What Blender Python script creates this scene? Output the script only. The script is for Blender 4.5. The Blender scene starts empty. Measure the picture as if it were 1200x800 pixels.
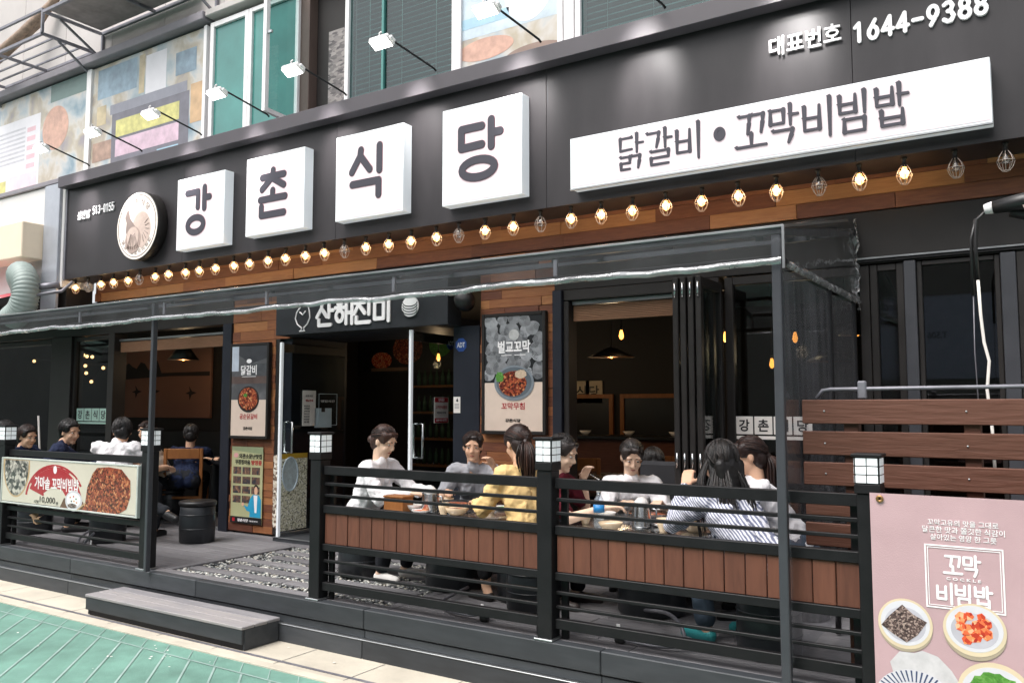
import bpy, bmesh, math, random
from mathutils import Vector as V, Matrix as M
R = math.radians
rnd = random.Random(7)
SC = bpy.context.scene
COL = SC.collection

# ---------------------------------------------------------------- camera, sky, sun, exposure
CAMZ = 1.61
cam = bpy.data.objects.new('camera', bpy.data.cameras.new('camera'))
COL.objects.link(cam)
cam.location = (0, 0, CAMZ)
cam.rotation_euler = (R(90 + 4.468), 0, R(32.885))
cam.data.sensor_width = 36
cam.data.lens = 984 / 1200 * 36
cam.data.clip_start = .05
cam.data.clip_end = 2000
SC.camera = cam
SC.render.resolution_x, SC.render.resolution_y = 1024, 682
SUN_EL, SUN_AZ = 58, 200          # high, soft, behind the photographer (overcast)
world = bpy.data.worlds.new('World'); SC.world = world; world.use_nodes = True
wn = world.node_tree; wn.nodes.clear()
sky = wn.nodes.new('ShaderNodeTexSky'); sky.sky_type = 'NISHITA'; sky.sun_disc = False
sky.sun_elevation = R(SUN_EL); sky.sun_rotation = R(SUN_AZ); sky.dust_density = 4.0; sky.air_density = 1.0
hs = wn.nodes.new('ShaderNodeHueSaturation'); hs.inputs['Saturation'].default_value = .22   # cloud cover greys the sky
bg = wn.nodes.new('ShaderNodeBackground'); bg.inputs['Strength'].default_value = .15
wo = wn.nodes.new('ShaderNodeOutputWorld')
wn.links.new(sky.outputs[0], hs.inputs['Color']); wn.links.new(hs.outputs[0], bg.inputs['Color']); wn.links.new(bg.outputs[0], wo.inputs[0])
sl = bpy.data.lights.new('sun', 'SUN'); sl.energy = 1.5; sl.angle = R(40); sl.color = (1, .965, .92)
so = bpy.data.objects.new('sun', sl); COL.objects.link(so)
so.rotation_euler = (R(90 - SUN_EL), 0, R(180 - SUN_AZ)); so.location = (0, -5, 20)
vs = SC.view_settings
vs.view_transform = 'Standard'; vs.look = 'None'; vs.gamma = 1; vs.use_curve_mapping = False
vs.exposure = .92
SC.cycles.max_bounces = 8; SC.cycles.transparent_max_bounces = 24; SC.cycles.glossy_bounces = 3

# ---------------------------------------------------------------- materials
def srgb(h):
    h = h.lstrip('#'); o = []
    for i in (0, 2, 4):
        c = int(h[i:i+2], 16) / 255
        o.append(c / 12.92 if c <= .04045 else ((c + .055) / 1.055) ** 2.4)
    return tuple(o)
_mats = {}
def pm(name, col, rough=.6, metal=0., var=.12, scale=6., bump=.15, bscale=60., rand=0., spec=.5, emit=0., ecol=None, stretch=(1, 1, 1), coat=0.):
    """procedural principled material: noise colour variation + bump, optional per-object variation"""
    if name in _mats: return _mats[name]
    if isinstance(col, str): col = srgb(col)
    m = bpy.data.materials.new(name); m.use_nodes = True; _mats[name] = m
    nt = m.node_tree; N = nt.nodes; L = nt.links
    b = N['Principled BSDF']; b.inputs['Roughness'].default_value = rough; b.inputs['Metallic'].default_value = metal
    b.inputs['Specular IOR Level'].default_value = spec
    b.inputs['Coat Weight'].default_value = coat
    tc = N.new('ShaderNodeTexCoord'); oi = N.new('ShaderNodeObjectInfo')
    mp = N.new('ShaderNodeMapping'); mp.inputs['Scale'].default_value = stretch
    ad = N.new('ShaderNodeVectorMath'); ad.operation = 'ADD'
    ml = N.new('ShaderNodeMath'); ml.operation = 'MULTIPLY'; ml.inputs[1].default_value = 37
    L.new(oi.outputs['Random'], ml.inputs[0]); L.new(tc.outputs['Object'], mp.inputs['Vector'])
    L.new(mp.outputs[0], ad.inputs[0]); L.new(ml.outputs[0], ad.inputs[1])
    n1 = N.new('ShaderNodeTexNoise'); n1.inputs['Scale'].default_value = scale; n1.inputs['Detail'].default_value = 6; n1.inputs['Roughness'].default_value = .6
    L.new(ad.outputs[0], n1.inputs['Vector'])
    mr = N.new('ShaderNodeMapRange'); mr.inputs[1].default_value = .3; mr.inputs[2].default_value = .7
    mr.inputs[3].default_value = 1 - var; mr.inputs[4].default_value = 1 + var
    L.new(n1.outputs[0], mr.inputs[0])
    last = mr.outputs[0]
    if rand:
        m2 = N.new('ShaderNodeMapRange'); m2.inputs[3].default_value = 1 - rand; m2.inputs[4].default_value = 1 + rand
        L.new(oi.outputs['Random'], m2.inputs[0])
        mm = N.new('ShaderNodeMath'); mm.operation = 'MULTIPLY'; L.new(last, mm.inputs[0]); L.new(m2.outputs[0], mm.inputs[1]); last = mm.outputs[0]
    vm = N.new('ShaderNodeVectorMath'); vm.operation = 'SCALE'; vm.inputs[0].default_value = col; L.new(last, vm.inputs['Scale'])
    L.new(vm.outputs[0], b.inputs['Base Color'])
    mrr = N.new('ShaderNodeMapRange'); mrr.inputs[3].default_value = max(0, rough - .12); mrr.inputs[4].default_value = min(1, rough + .12)
    L.new(n1.outputs[0], mrr.inputs[0]); L.new(mrr.outputs[0], b.inputs['Roughness'])
    if bump:
        n2 = N.new('ShaderNodeTexNoise'); n2.inputs['Scale'].default_value = bscale; n2.inputs['Detail'].default_value = 4
        L.new(ad.outputs[0], n2.inputs['Vector'])
        bp = N.new('ShaderNodeBump'); bp.inputs['Strength'].default_value = bump; bp.inputs['Distance'].default_value = .01
        L.new(n2.outputs[0], bp.inputs['Height']); L.new(bp.outputs[0], b.inputs['Normal'])
    if emit:
        b.inputs['Emission Strength'].default_value = emit
        b.inputs['Emission Color'].default_value = (*(srgb(ecol) if isinstance(ecol, str) else (ecol or col)), 1)
    return m
def ramp_mat(name, stops, scale, tex='noise', rough=.6, stretch=(1, 1, 1), bump=.0, rand=False, rw=.38, island=False, detail=5., dist=0., spec=.4, emit=0):
    """colour ramp over a noise / voronoi / wave texture (wood, food prints, stones)"""
    if name in _mats: return _mats[name]
    m = bpy.data.materials.new(name); m.use_nodes = True; _mats[name] = m
    nt = m.node_tree; N = nt.nodes; L = nt.links; b = N['Principled BSDF']
    b.inputs['Roughness'].default_value = rough; b.inputs['Specular IOR Level'].default_value = spec
    tc = N.new('ShaderNodeTexCoord'); mp = N.new('ShaderNodeMapping'); mp.inputs['Scale'].default_value = stretch
    oi = N.new('ShaderNodeObjectInfo'); ml = N.new('ShaderNodeMath'); ml.operation = 'MULTIPLY'; ml.inputs[1].default_value = 53
    ad = N.new('ShaderNodeVectorMath'); ad.operation = 'ADD'
    L.new(tc.outputs['Object'], mp.inputs[0]); L.new(oi.outputs['Random'], ml.inputs[0]); L.new(mp.outputs[0], ad.inputs[0]); L.new(ml.outputs[0], ad.inputs[1])
    if tex == 'voronoi':
        t = N.new('ShaderNodeTexVoronoi'); t.inputs['Scale'].default_value = scale; o = t.outputs['Color']
        sx = N.new('ShaderNodeSeparateColor'); L.new(o, sx.inputs[0]); o = sx.outputs[0]; h = t.outputs['Distance']
    elif tex == 'wave':
        t = N.new('ShaderNodeTexWave'); t.inputs['Scale'].default_value = scale; t.inputs['Distortion'].default_value = dist; t.inputs['Detail'].default_value = detail; o = h = t.outputs['Fac' if 'Fac' in t.outputs else 1]
    else:
        t = N.new('ShaderNodeTexNoise'); t.inputs['Scale'].default_value = scale; t.inputs['Detail'].default_value = detail; t.inputs['Distortion'].default_value = dist; o = h = t.outputs[0]
    L.new(ad.outputs[0], t.inputs['Vector'])
    if island:
        g = N.new('ShaderNodeNewGeometry'); o = g.outputs['Random Per Island']
    if rand:
        mr = N.new('ShaderNodeMath'); mr.operation = 'MULTIPLY_ADD'; mr.inputs[1].default_value = 1.1-rw
        m2 = N.new('ShaderNodeMath'); m2.operation = 'MULTIPLY'; m2.inputs[1].default_value = rw
        L.new(o, mr.inputs[0]); L.new(oi.outputs['Random'], m2.inputs[0]); L.new(m2.outputs[0], mr.inputs[2]); o = mr.outputs[0]
    r = N.new('ShaderNodeValToRGB'); e = r.color_ramp.elements
    for i, (p, c) in enumerate(stops):
        c = srgb(c) if isinstance(c, str) else c
        if i < 2: e[i].position = p; e[i].color = (*c, 1)
        else: q = e.new(p); q.color = (*c, 1)
    L.new(o, r.inputs[0]); L.new(r.outputs[0], b.inputs['Base Color'])
    if emit:
        L.new(r.outputs[0], b.inputs['Emission Color']); b.inputs['Emission Strength'].default_value = emit
    if bump:
        bp = N.new('ShaderNodeBump'); bp.inputs['Strength'].default_value = bump; bp.inputs['Distance'].default_value = .01
        L.new(h, bp.inputs['Height']); L.new(bp.outputs[0], b.inputs['Normal'])
    return m
def glass_mat(name, tint=(.85, .9, .9), refl=.06, haze=0., hcol=(.5, .5, .5), rough=.02, bump=0., bscale=6.):
    """thin sheet: transparent + fresnel gloss (+ dusty diffuse haze)"""
    if name in _mats: return _mats[name]
    m = bpy.data.materials.new(name); m.use_nodes = True; _mats[name] = m
    nt = m.node_tree; N = nt.nodes; L = nt.links; N.clear()
    out = N.new('ShaderNodeOutputMaterial'); tr = N.new('ShaderNodeBsdfTransparent'); tr.inputs[0].default_value = (*tint, 1)
    gl = N.new('ShaderNodeBsdfGlossy'); gl.inputs['Roughness'].default_value = rough; gl.inputs[0].default_value = (.95, .95, .95, 1)
    lw = N.new('ShaderNodeLayerWeight'); lw.inputs['Blend'].default_value = .5      # Schlick curve, the same from both sides of the sheet
    pw = N.new('ShaderNodeMath'); pw.operation = 'POWER'; pw.inputs[1].default_value = 5; L.new(lw.outputs['Facing'], pw.inputs[0])
    ad = N.new('ShaderNodeMath'); ad.operation = 'MULTIPLY_ADD'; ad.inputs[1].default_value = .9; ad.inputs[2].default_value = refl; ad.use_clamp = True
    L.new(pw.outputs[0], ad.inputs[0])
    mx = N.new('ShaderNodeMixShader'); L.new(ad.outputs[0], mx.inputs[0])
    base = tr.outputs[0]
    tc = N.new('ShaderNodeTexCoord')
    if haze:
        df = N.new('ShaderNodeBsdfDiffuse'); df.inputs[0].default_value = (*hcol, 1)
        nz = N.new('ShaderNodeTexNoise'); nz.inputs['Scale'].default_value = 3; nz.inputs['Detail'].default_value = 8; L.new(tc.outputs['Object'], nz.inputs['Vector'])
        mr = N.new('ShaderNodeMapRange'); mr.inputs[1].default_value = .3; mr.inputs[2].default_value = .75; mr.inputs[3].default_value = haze * .5; mr.inputs[4].default_value = haze * 1.5
        L.new(nz.outputs[0], mr.inputs[0])
        m2 = N.new('ShaderNodeMixShader'); L.new(mr.outputs[0], m2.inputs[0]); L.new(tr.outputs[0], m2.inputs[1]); L.new(df.outputs[0], m2.inputs[2]); base = m2.outputs[0]
    if bump:
        n2 = N.new('ShaderNodeTexNoise'); n2.inputs['Scale'].default_value = bscale; n2.inputs['Detail'].default_value = 3; L.new(tc.outputs['Object'], n2.inputs['Vector'])
        bp = N.new('ShaderNodeBump'); bp.inputs['Strength'].default_value = bump; bp.inputs['Distance'].default_value = .05
        L.new(n2.outputs[0], bp.inputs['Height']); L.new(bp.outputs[0], gl.inputs['Normal']); L.new(bp.outputs[0], lw.inputs['Normal'])
    L.new(base, mx.inputs[1]); L.new(gl.outputs[0], mx.inputs[2]); L.new(mx.outputs[0], out.inputs[0])
    return m
def emat(name, col, s):
    if name in _mats: return _mats[name]
    m = bpy.data.materials.new(name); m.use_nodes = True; _mats[name] = m
    b = m.node_tree.nodes['Principled BSDF']; c = srgb(col) if isinstance(col, str) else col
    b.inputs['Base Color'].default_value = (*c, 1); b.inputs['Emission Color'].default_value = (*c, 1); b.inputs['Emission Strength'].default_value = s
    return m

MAT = dict(
    black_paint=pm('black_paint', '#26282c', .5, spec=.35, var=.18, scale=5, bump=.08),
    fence_black=pm('fence_black', '#171618', .48, spec=.3, var=.2, scale=9, bump=.1, bscale=90),
    sign_black=pm('sign_black', '#2d2a2c', .42, var=.24, scale=2.2, stretch=(1.6, 1, .5), bump=.03, bscale=30, spec=.36),
    frame_dark=pm('frame_dark', '#282524', .45, var=.12, bump=.04, spec=.35),
    navy=pm('navy_paint', '#1f222c', .5, spec=.35, var=.1, bump=.05),
    lip_grey=pm('lip_grey', '#4a454a', .5, var=.1, scale=3, bump=.04),
    white_box=pm('white_box', '#d6cacd', .35, var=.03, bump=0, emit=.10, ecol='#ffe2ea'),
    white_edge=pm('white_edge', '#e4e7ea', .35, var=.02, bump=0, emit=.12, ecol='#f4faff'),  # faint glow put in to whiten sign box rims and door edge strips
    letter_grey=pm('letter_grey', '#37353f', .5, var=.05, bump=0),
    letter_edge=pm('letter_edge', '#b98a92', .5, var=.05, bump=0),
    white_letter=pm('white_letter', '#ece9ea', .45, var=.03, bump=0),
    wood_dark=ramp_mat('reclaimed_wood', [(0, '#432820'), (.35, '#6b4030'), (.65, '#915c3b'), (1, '#b57d50')], 7, stretch=(1, 6, 9), rough=.55, bump=.25, rand=True, rw=.62, dist=.6),
    wood_band_lit=ramp_mat('reclaimed_band_lit', [(0, '#472c23'), (.3, '#744735'), (.6, '#9c6846'), (1, '#c4905f')], 7, stretch=(1, 6, 9), rough=.55, bump=.25, rand=True, rw=.7, dist=.6),  # lighter copy of the reclaimed wood: light painted in under the sign overhang
    wood_plank=ramp_mat('stained_fence_wood', [(0, '#45281f'), (.5, '#623c2e'), (1, '#744836')], 5, stretch=(7, 7, 1), rough=.6, bump=.35, rand=True, rw=.28, dist=.5),
    slat_wood=ramp_mat('slat_wood', [(0, '#35201a'), (.5, '#573628'), (1, '#6e483b')], 6, stretch=(1, 8, 10), rough=.62, bump=.35, rand=True, dist=.4),
    deck_wood=ramp_mat('deck_grey_wood', [(0, '#4f4e50'), (.5, '#737174'), (1, '#8a888a')], 6, stretch=(1, 9, 9), rough=.7, bump=.3, rand=True, dist=.4),
    fascia=ramp_mat('deck_fascia', [(0, '#232528'), (.5, '#35383c'), (1, '#484b4f')], 4, stretch=(1, 4, 5), rough=.55, bump=.2, rand=True),
    step_wood=ramp_mat('step_wood', [(0, '#66656a'), (.5, '#8a8789'), (1, '#a8a09c')], 3, stretch=(1, 5, 5), rough=.65, bump=.2, rand=True),
    alu=pm('aluminium', '#a9abad', .35, metal=.9, var=.06, bump=.02),
    steel=pm('steel', '#b5b7b8', .25, metal=1., var=.06, bump=.02),
    street=pm('teal_street', '#668d80', .8, var=.26, scale=2.6, bump=.35, bscale=160),
    joint=pm('street_joint', '#8fa59f', .8, var=.2, bump=.2, bscale=140),
    cream=pm('cream_concrete', '#bcb4a5', .8, var=.16, scale=2.5, bump=.3, bscale=120),
    asphalt=pm('asphalt', '#5b5b5c', .85, var=.15, bump=.4, bscale=120),
    pole=pm('pole_grey', '#3d3e43', .4, var=.1, bump=.04),
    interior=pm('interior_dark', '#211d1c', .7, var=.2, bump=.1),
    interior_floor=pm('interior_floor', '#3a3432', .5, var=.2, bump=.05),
    blind_wood=ramp_mat('bamboo_blind', [(0, '#6a4a36'), (1, '#8e6a50')], 40, stretch=(.4, 1, 3), rough=.7),
    white=pm('white_paint', '#e9e6e6', .5, var=.04, bump=.03),
    paper=pm('paper', '#e8e2dc', .6, var=.03, bump=0),
    cream_print=pm('cream_print', '#dcc9ba', .45, var=.06, scale=4, bump=0),
    ink=pm('black_ink', '#1c1b1d', .5, var=0, bump=0),
    white_ink=pm('white_ink', '#f4f1f2', .5, var=0, bump=0),
    red_ink=pm('red_ink', '#b01f2c', .5, var=.04, bump=0),
    pink=pm('pink_banner', '#bd9da1', .55, var=.05, scale=5, bump=.18, bscale=260),
    glass=glass_mat('clear_glass', (.8, .84, .84), .08),
    window_glass=glass_mat('window_glass', (.55, .58, .6), .08),
    vinyl=glass_mat('vinyl_film', (.88, .89, .9), .05, .06, (.42, .43, .45), .12, .25, 5),
    vinyl_clear=glass_mat('vinyl_curtain', (.84, .85, .87), .045, .12, (.5, .5, .55), .12, .06, 2),
    vinyl_hem=glass_mat('vinyl_hem', (.6, .61, .63), .16, .42, (.55, .55, .57), .16, .7, 9),
    lamp_pane=pm('lantern_pane', '#e9ecf0', .4, var=.02, bump=0, emit=.1, ecol='#ffffff'),
    bulb_on=emat('bulb_lit', (1., .47, .12), 4),
    bulb_core=emat('bulb_filament', (1., .70, .36), 22),
    bulb_off=glass_mat('bulb_glass', (.85, .85, .85), .15),
    cage=pm('cage_metal', '#b9aaa0', .35, metal=.6, var=.05, bump=0),
    skin=pm('skin', '#e3b698', .5, var=.05, scale=12, bump=.03, spec=.35),
    skin_pale=pm('skin_pale', '#eac6ac', .5, var=.05, scale=12, bump=.03, spec=.35),
    lips=pm('lips', '#a85a52', .45, var=.05, bump=0),
    eye_white=pm('eye_white', '#e6e0dc', .3, var=0, bump=0),
    iris=pm('iris_dark', '#22160f', .2, var=0, bump=0),
    hair_black=ramp_mat('hair_black', [(0, '#0b0909'), (.6, '#1b1716'), (1, '#352d2a')], 30, stretch=(6, 6, .6), rough=.42, bump=.3, spec=.5, island=True),
    hair_brown=ramp_mat('hair_brown', [(0, '#180f0d'), (.6, '#2c1c18'), (1, '#4c3229')], 30, stretch=(6, 6, .6), rough=.42, bump=.3, spec=.5, island=True),
    drum=pm('black_drum', '#26292d', .35, var=.15, bump=.05),
    rubber=pm('black_leather', '#1b1a1b', .4, var=.1, bump=.05),
    chair_wood=ramp_mat('chair_wood', [(0, '#7a4a24'), (1, '#a86c38')], 8, stretch=(3, 3, 1), rough=.5, bump=.1),
    teal_glass=pm('teal_window', '#447f79', .12, var=.2, scale=1.5, bump=0, spec=.6),
    wall_grey=pm('upper_wall', '#b9b3b0', .75, var=.08, scale=2, bump=.15),
    wall_light=pm('neighbour_wall', '#d2cfce', .7, var=.06, scale=1.5, bump=.1),
    beam_grey=pm('beam_grey', '#858086', .6, var=.1, bump=.1),
    galv=pm('galvanised', '#7e7d84', .5, metal=.4, var=.25, scale=8, bump=.1),
)

# ---------------------------------------------------------------- mesh building
class MB:
    def __init__(s): s.bm = bmesh.new()
    def _add(s, vs, fs, smooth=False):
        bv = [s.bm.verts.new(v) for v in vs]
        for f in fs:
            try:
                q = s.bm.faces.new([bv[i] for i in f]); q.smooth = smooth
            except ValueError: pass
        return s
    def box(s, x0, x1, y0, y1, z0, z1, bev=0., mat=None):
        if bev:
            b = min(bev, abs(x1-x0)*.45, abs(y1-y0)*.45, abs(z1-z0)*.45)
            X = (x0, x1); Y = (y0, y1); Z = (z0, z1); vs = []; ix = {}
            for i in (0, 1):
                for j in (0, 1):
                    for k in (0, 1):
                        sx, sy, sz = (b if i == 0 else -b), (b if j == 0 else -b), (b if k == 0 else -b)
                        for a, p in enumerate(((X[i], Y[j]+sy, Z[k]+sz), (X[i]+sx, Y[j], Z[k]+sz), (X[i]+sx, Y[j]+sy, Z[k]))):
                            ix[(i, j, k, a)] = len(vs); vs.append(p)
            fs = []
            for i in (0, 1):
                fs.append([ix[(i, j, k, 0)] for j, k in ((0, 0), (0, 1), (1, 1), (1, 0))])
                fs.append([ix[(j, i, k, 1)] for j, k in ((0, 0), (0, 1), (1, 1), (1, 0))])
                fs.append([ix[(j, k, i, 2)] for j, k in ((0, 0), (0, 1), (1, 1), (1, 0))])
                for j in (0, 1):
                    fs.append([ix[(0, i, j, 1)], ix[(1, i, j, 1)], ix[(1, i, j, 2)], ix[(0, i, j, 2)]])
                    fs.append([ix[(i, 0, j, 0)], ix[(i, 1, j, 0)], ix[(i, 1, j, 2)], ix[(i, 0, j, 2)]])
                    fs.append([ix[(i, j, 0, 0)], ix[(i, j, 1, 0)], ix[(i, j, 1, 1)], ix[(i, j, 0, 1)]])
                    for k in (0, 1): fs.append([ix[(i, j, k, a)] for a in range(3)])
        else:
            vs = [(x, y, z) for x in (x0, x1) for y in (y0, y1) for z in (z0, z1)]
            fs = [(0, 1, 3, 2), (4, 6, 7, 5), (0, 4, 5, 1), (2, 3, 7, 6), (0, 2, 6, 4), (1, 5, 7, 3)]
        if mat is not None: vs = [mat @ V(v) for v in vs]
        return s._add(vs, fs)
    def bar(s, p0, p1, w, d, up=(0, 0, 1), bev=0.):
        """rectangular bar between two points"""
        p0, p1 = V(p0), V(p1); ax = (p1-p0); L = ax.length; ax.normalize()
        sd = ax.cross(V(up)); sd = sd.normalized() if sd.length > 1e-4 else V((1, 0, 0)); u = sd.cross(ax)
        m = M(((ax.x, sd.x, u.x, p0.x), (ax.y, sd.y, u.y, p0.y), (ax.z, sd.z, u.z, p0.z), (0, 0, 0, 1)))
        return s.box(0, L, -w/2, w/2, -d/2, d/2, bev, m)
    def tube(s, pts, r, seg=8, caps=True):
        pts = [V(p) for p in pts]; n = len(pts)
        rs = r if isinstance(r, (list, tuple)) else [r]*n
        vs = []; fs = []; prev = None
        for i, p in enumerate(pts):
            t = (pts[min(i+1, n-1)] - pts[max(i-1, 0)]).normalized()
            if prev is None:
                a = V((0, 0, 1)) if abs(t.z) < .9 else V((1, 0, 0)); u = t.cross(a).normalized()
            else:
                u = (prev - t*prev.dot(t)); u = u.normalized() if u.length > 1e-5 else t.orthogonal().normalized()
            prev = u; w = t.cross(u)
            for k in range(seg):
                a = 2*math.pi*k/seg; vs.append(p + (u*math.cos(a) + w*math.sin(a))*rs[i])
        for i in range(n-1):
            for k in range(seg):
                a = i*seg+k; b = i*seg+(k+1) % seg; fs.append((a, b, b+seg, a+seg))
        if caps: fs += [tuple(range(seg))[::-1], tuple(range((n-1)*seg, n*seg))]
        return s._add(vs, fs, True)
    def lathe(s, prof, c=(0, 0, 0), seg=24, smooth=True, mat=None):
        vs = []; fs = []; n = len(prof); c = V(c)
        for r, z in prof:
            for k in range(seg):
                a = 2*math.pi*k/seg; v = V((r*math.cos(a), r*math.sin(a), z)); vs.append(c + (mat @ v if mat is not None else v))
        for i in range(n-1):
            for k in range(seg):
                a = i*seg+k; b = i*seg+(k+1) % seg; fs.append((a, b, b+seg, a+seg))
        if prof[0][0] > 1e-6: fs.append(tuple(range(seg))[::-1])
        if prof[-1][0] > 1e-6: fs.append(tuple(range((n-1)*seg, n*seg)))
        return s._add(vs, fs, smooth)
    def ball(s, c, r, seg=10, rings=6, mat=None):
        rr = r if isinstance(r, (tuple, list)) else (r, r, r); c = V(c); vs = []; fs = []
        for i in range(rings+1):
            t = math.pi*i/rings
            for k in range(seg):
                a = 2*math.pi*k/seg
                v = V((rr[0]*math.sin(t)*math.cos(a), rr[1]*math.sin(t)*math.sin(a), rr[2]*math.cos(t)))
                vs.append(c + (mat @ v if mat is not None else v))
        for i in range(rings):
            for k in range(seg):
                a = i*seg+k; b = i*seg+(k+1) % seg; fs.append((a, a+seg, b+seg, b))
        return s._add(vs, fs, True)
    def cap(s, p0, r0, p1, r1, seg=10):
        """tapered capsule"""
        p0, p1 = V(p0), V(p1); d = p1-p0
        if d.length < 1e-6: return s.ball(p0, r0, seg)
        t = d.normalized(); pts = []; rs = []
        for a in (85, 60, 30): pts.append(p0 - t*r0*math.sin(R(a))); rs.append(r0*math.cos(R(a)))
        pts += [p0, p1]; rs += [r0, r1]
        for a in (30, 60, 85): pts.append(p1 + t*r1*math.sin(R(a))); rs.append(r1*math.cos(R(a)))
        return s.tube(pts, rs, seg)
    def prism(s, pts, y0, y1, mat=None):
        """polygon in XZ extruded along Y"""
        n = len(pts); vs = [V((x, y0, z)) for x, z in pts] + [V((x, y1, z)) for x, z in pts]
        if mat is not None: vs = [mat @ v for v in vs]
        fs = [tuple(range(n)), tuple(range(2*n-1, n-1, -1))] + [(i, i+n, (i+1) % n+n, (i+1) % n) for i in range(n)]
        return s._add(vs, fs)
    def quad(s, *p): return s._add(p, [tuple(range(len(p)))])
    def grid(s, fn, nu, nv):
        vs = [fn(i/nu, j/nv) for i in range(nu+1) for j in range(nv+1)]
        fs = [(i*(nv+1)+j, (i+1)*(nv+1)+j, (i+1)*(nv+1)+j+1, i*(nv+1)+j+1) for i in range(nu) for j in range(nv)]
        return s._add(vs, fs, True)
    def mesh(s, name):
        me = bpy.data.meshes.new(name)
        bmesh.ops.recalc_face_normals(s.bm, faces=s.bm.faces)
        s.bm.to_mesh(me); s.bm.free(); return me

def setp(o, label=None, cat=None, group=None, kind=None):
    if label: o['label'] = label
    if cat: o['category'] = cat
    if group: o['group'] = group
    if kind: o['kind'] = kind
    return o
def thing(name, loc, label, cat, group=None, rz=0):
    o = bpy.data.objects.new(name, None); COL.objects.link(o); o.empty_display_size = .1
    o.location = loc; o.rotation_euler = (0, 0, rz)
    return setp(o, label, cat, group)
def adopt(o, parent):
    if parent is not None:
        o.parent = parent
        if parent.parent is None: o.matrix_parent_inverse = parent.matrix_basis.inverted()
def obj(name, mb, mat, parent=None, label=None, cat=None, group=None, kind=None):
    """link a mesh (built in world coordinates) as ONE object; parentless ones get their origin at their base"""
    me = mb.mesh(name) if isinstance(mb, MB) else mb
    if mat is not None and not len(me.materials): me.materials.append(mat)
    o = bpy.data.objects.new(name, me); COL.objects.link(o)
    if parent is None and len(me.vertices):
        xs = [v.co for v in me.vertices]
        c = V(((min(v.x for v in xs)+max(v.x for v in xs))/2, (min(v.y for v in xs)+max(v.y for v in xs))/2, min(v.z for v in xs)))
        me.transform(M.Translation(-c)); o.location = c
    adopt(o, parent)
    return setp(o, label, cat, group, kind)
def part_at(name, me, mat, parent, loc):
    """a piece that shares its mesh with others"""
    if not len(me.materials): me.materials.append(mat)
    o = bpy.data.objects.new(name, me); COL.objects.link(o); adopt(o, parent); o.location = loc
    return o
def copy_tree(o, parent=None):
    c = o.copy(); COL.objects.link(c)
    if parent is not None: c.parent = parent
    for ch in KIDS.get(o.name, []): copy_tree(ch, c)
    return c
KIDS = {}
def index_kids():
    KIDS.clear()
    for o in COL.objects:
        if o.parent: KIDS.setdefault(o.parent.name, []).append(o)

# ---------------------------------------------------------------- lettering
FACE = M(((1, 0, 0, 0), (0, 0, 1, 0), (0, 1, 0, 0), (0, 0, 0, 1)))      # glyph (x,y,z) -> (x, z, y): stands in XZ, faces -Y
def text(body, x0, x1, z0, z1, y, mat, parent, bold=0., ext=.0015, name='lettering', fit='both', xf=None):
    """print of given words filling the rectangle x0..x1, z0..z1 at depth y (front towards -Y); xf: a further matrix"""
    cu = bpy.data.curves.new(name, 'FONT'); cu.body = body; cu.extrude = .001; cu.offset = bold; cu.resolution_u = 3
    cu.align_x = 'CENTER'
    t = bpy.data.objects.new(name, cu); COL.objects.link(t)
    me = bpy.data.meshes.new_from_object(t.evaluated_get(bpy.context.evaluated_depsgraph_get()))
    bpy.data.objects.remove(t); bpy.data.curves.remove(cu)
    xs = [v.co.x for v in me.vertices]; ys = [v.co.y for v in me.vertices]
    w, h = max(xs)-min(xs), max(ys)-min(ys); sx, sz = (x1-x0)/w, (z1-z0)/h
    if fit == 'h': sx = sz
    cx = (max(xs)+min(xs))/2; mx = (x0+x1)/2
    for v in me.vertices:
        v.co = V((mx+(v.co.x-cx)*sx, y - (ext if v.co.z > 0 else 0), z0+(v.co.y-min(ys))*sz))
    if xf is not None: me.transform(xf)
    me.update()
    me.materials.clear(); me.materials.append(mat)
    o = bpy.data.objects.new(name, me); COL.objects.link(o); adopt(o, parent)
    return o
_circ = [(.5+.5*math.cos(2*math.pi*i/22), .5+.5*math.sin(2*math.pi*i/22)) for i in range(23)]
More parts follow.
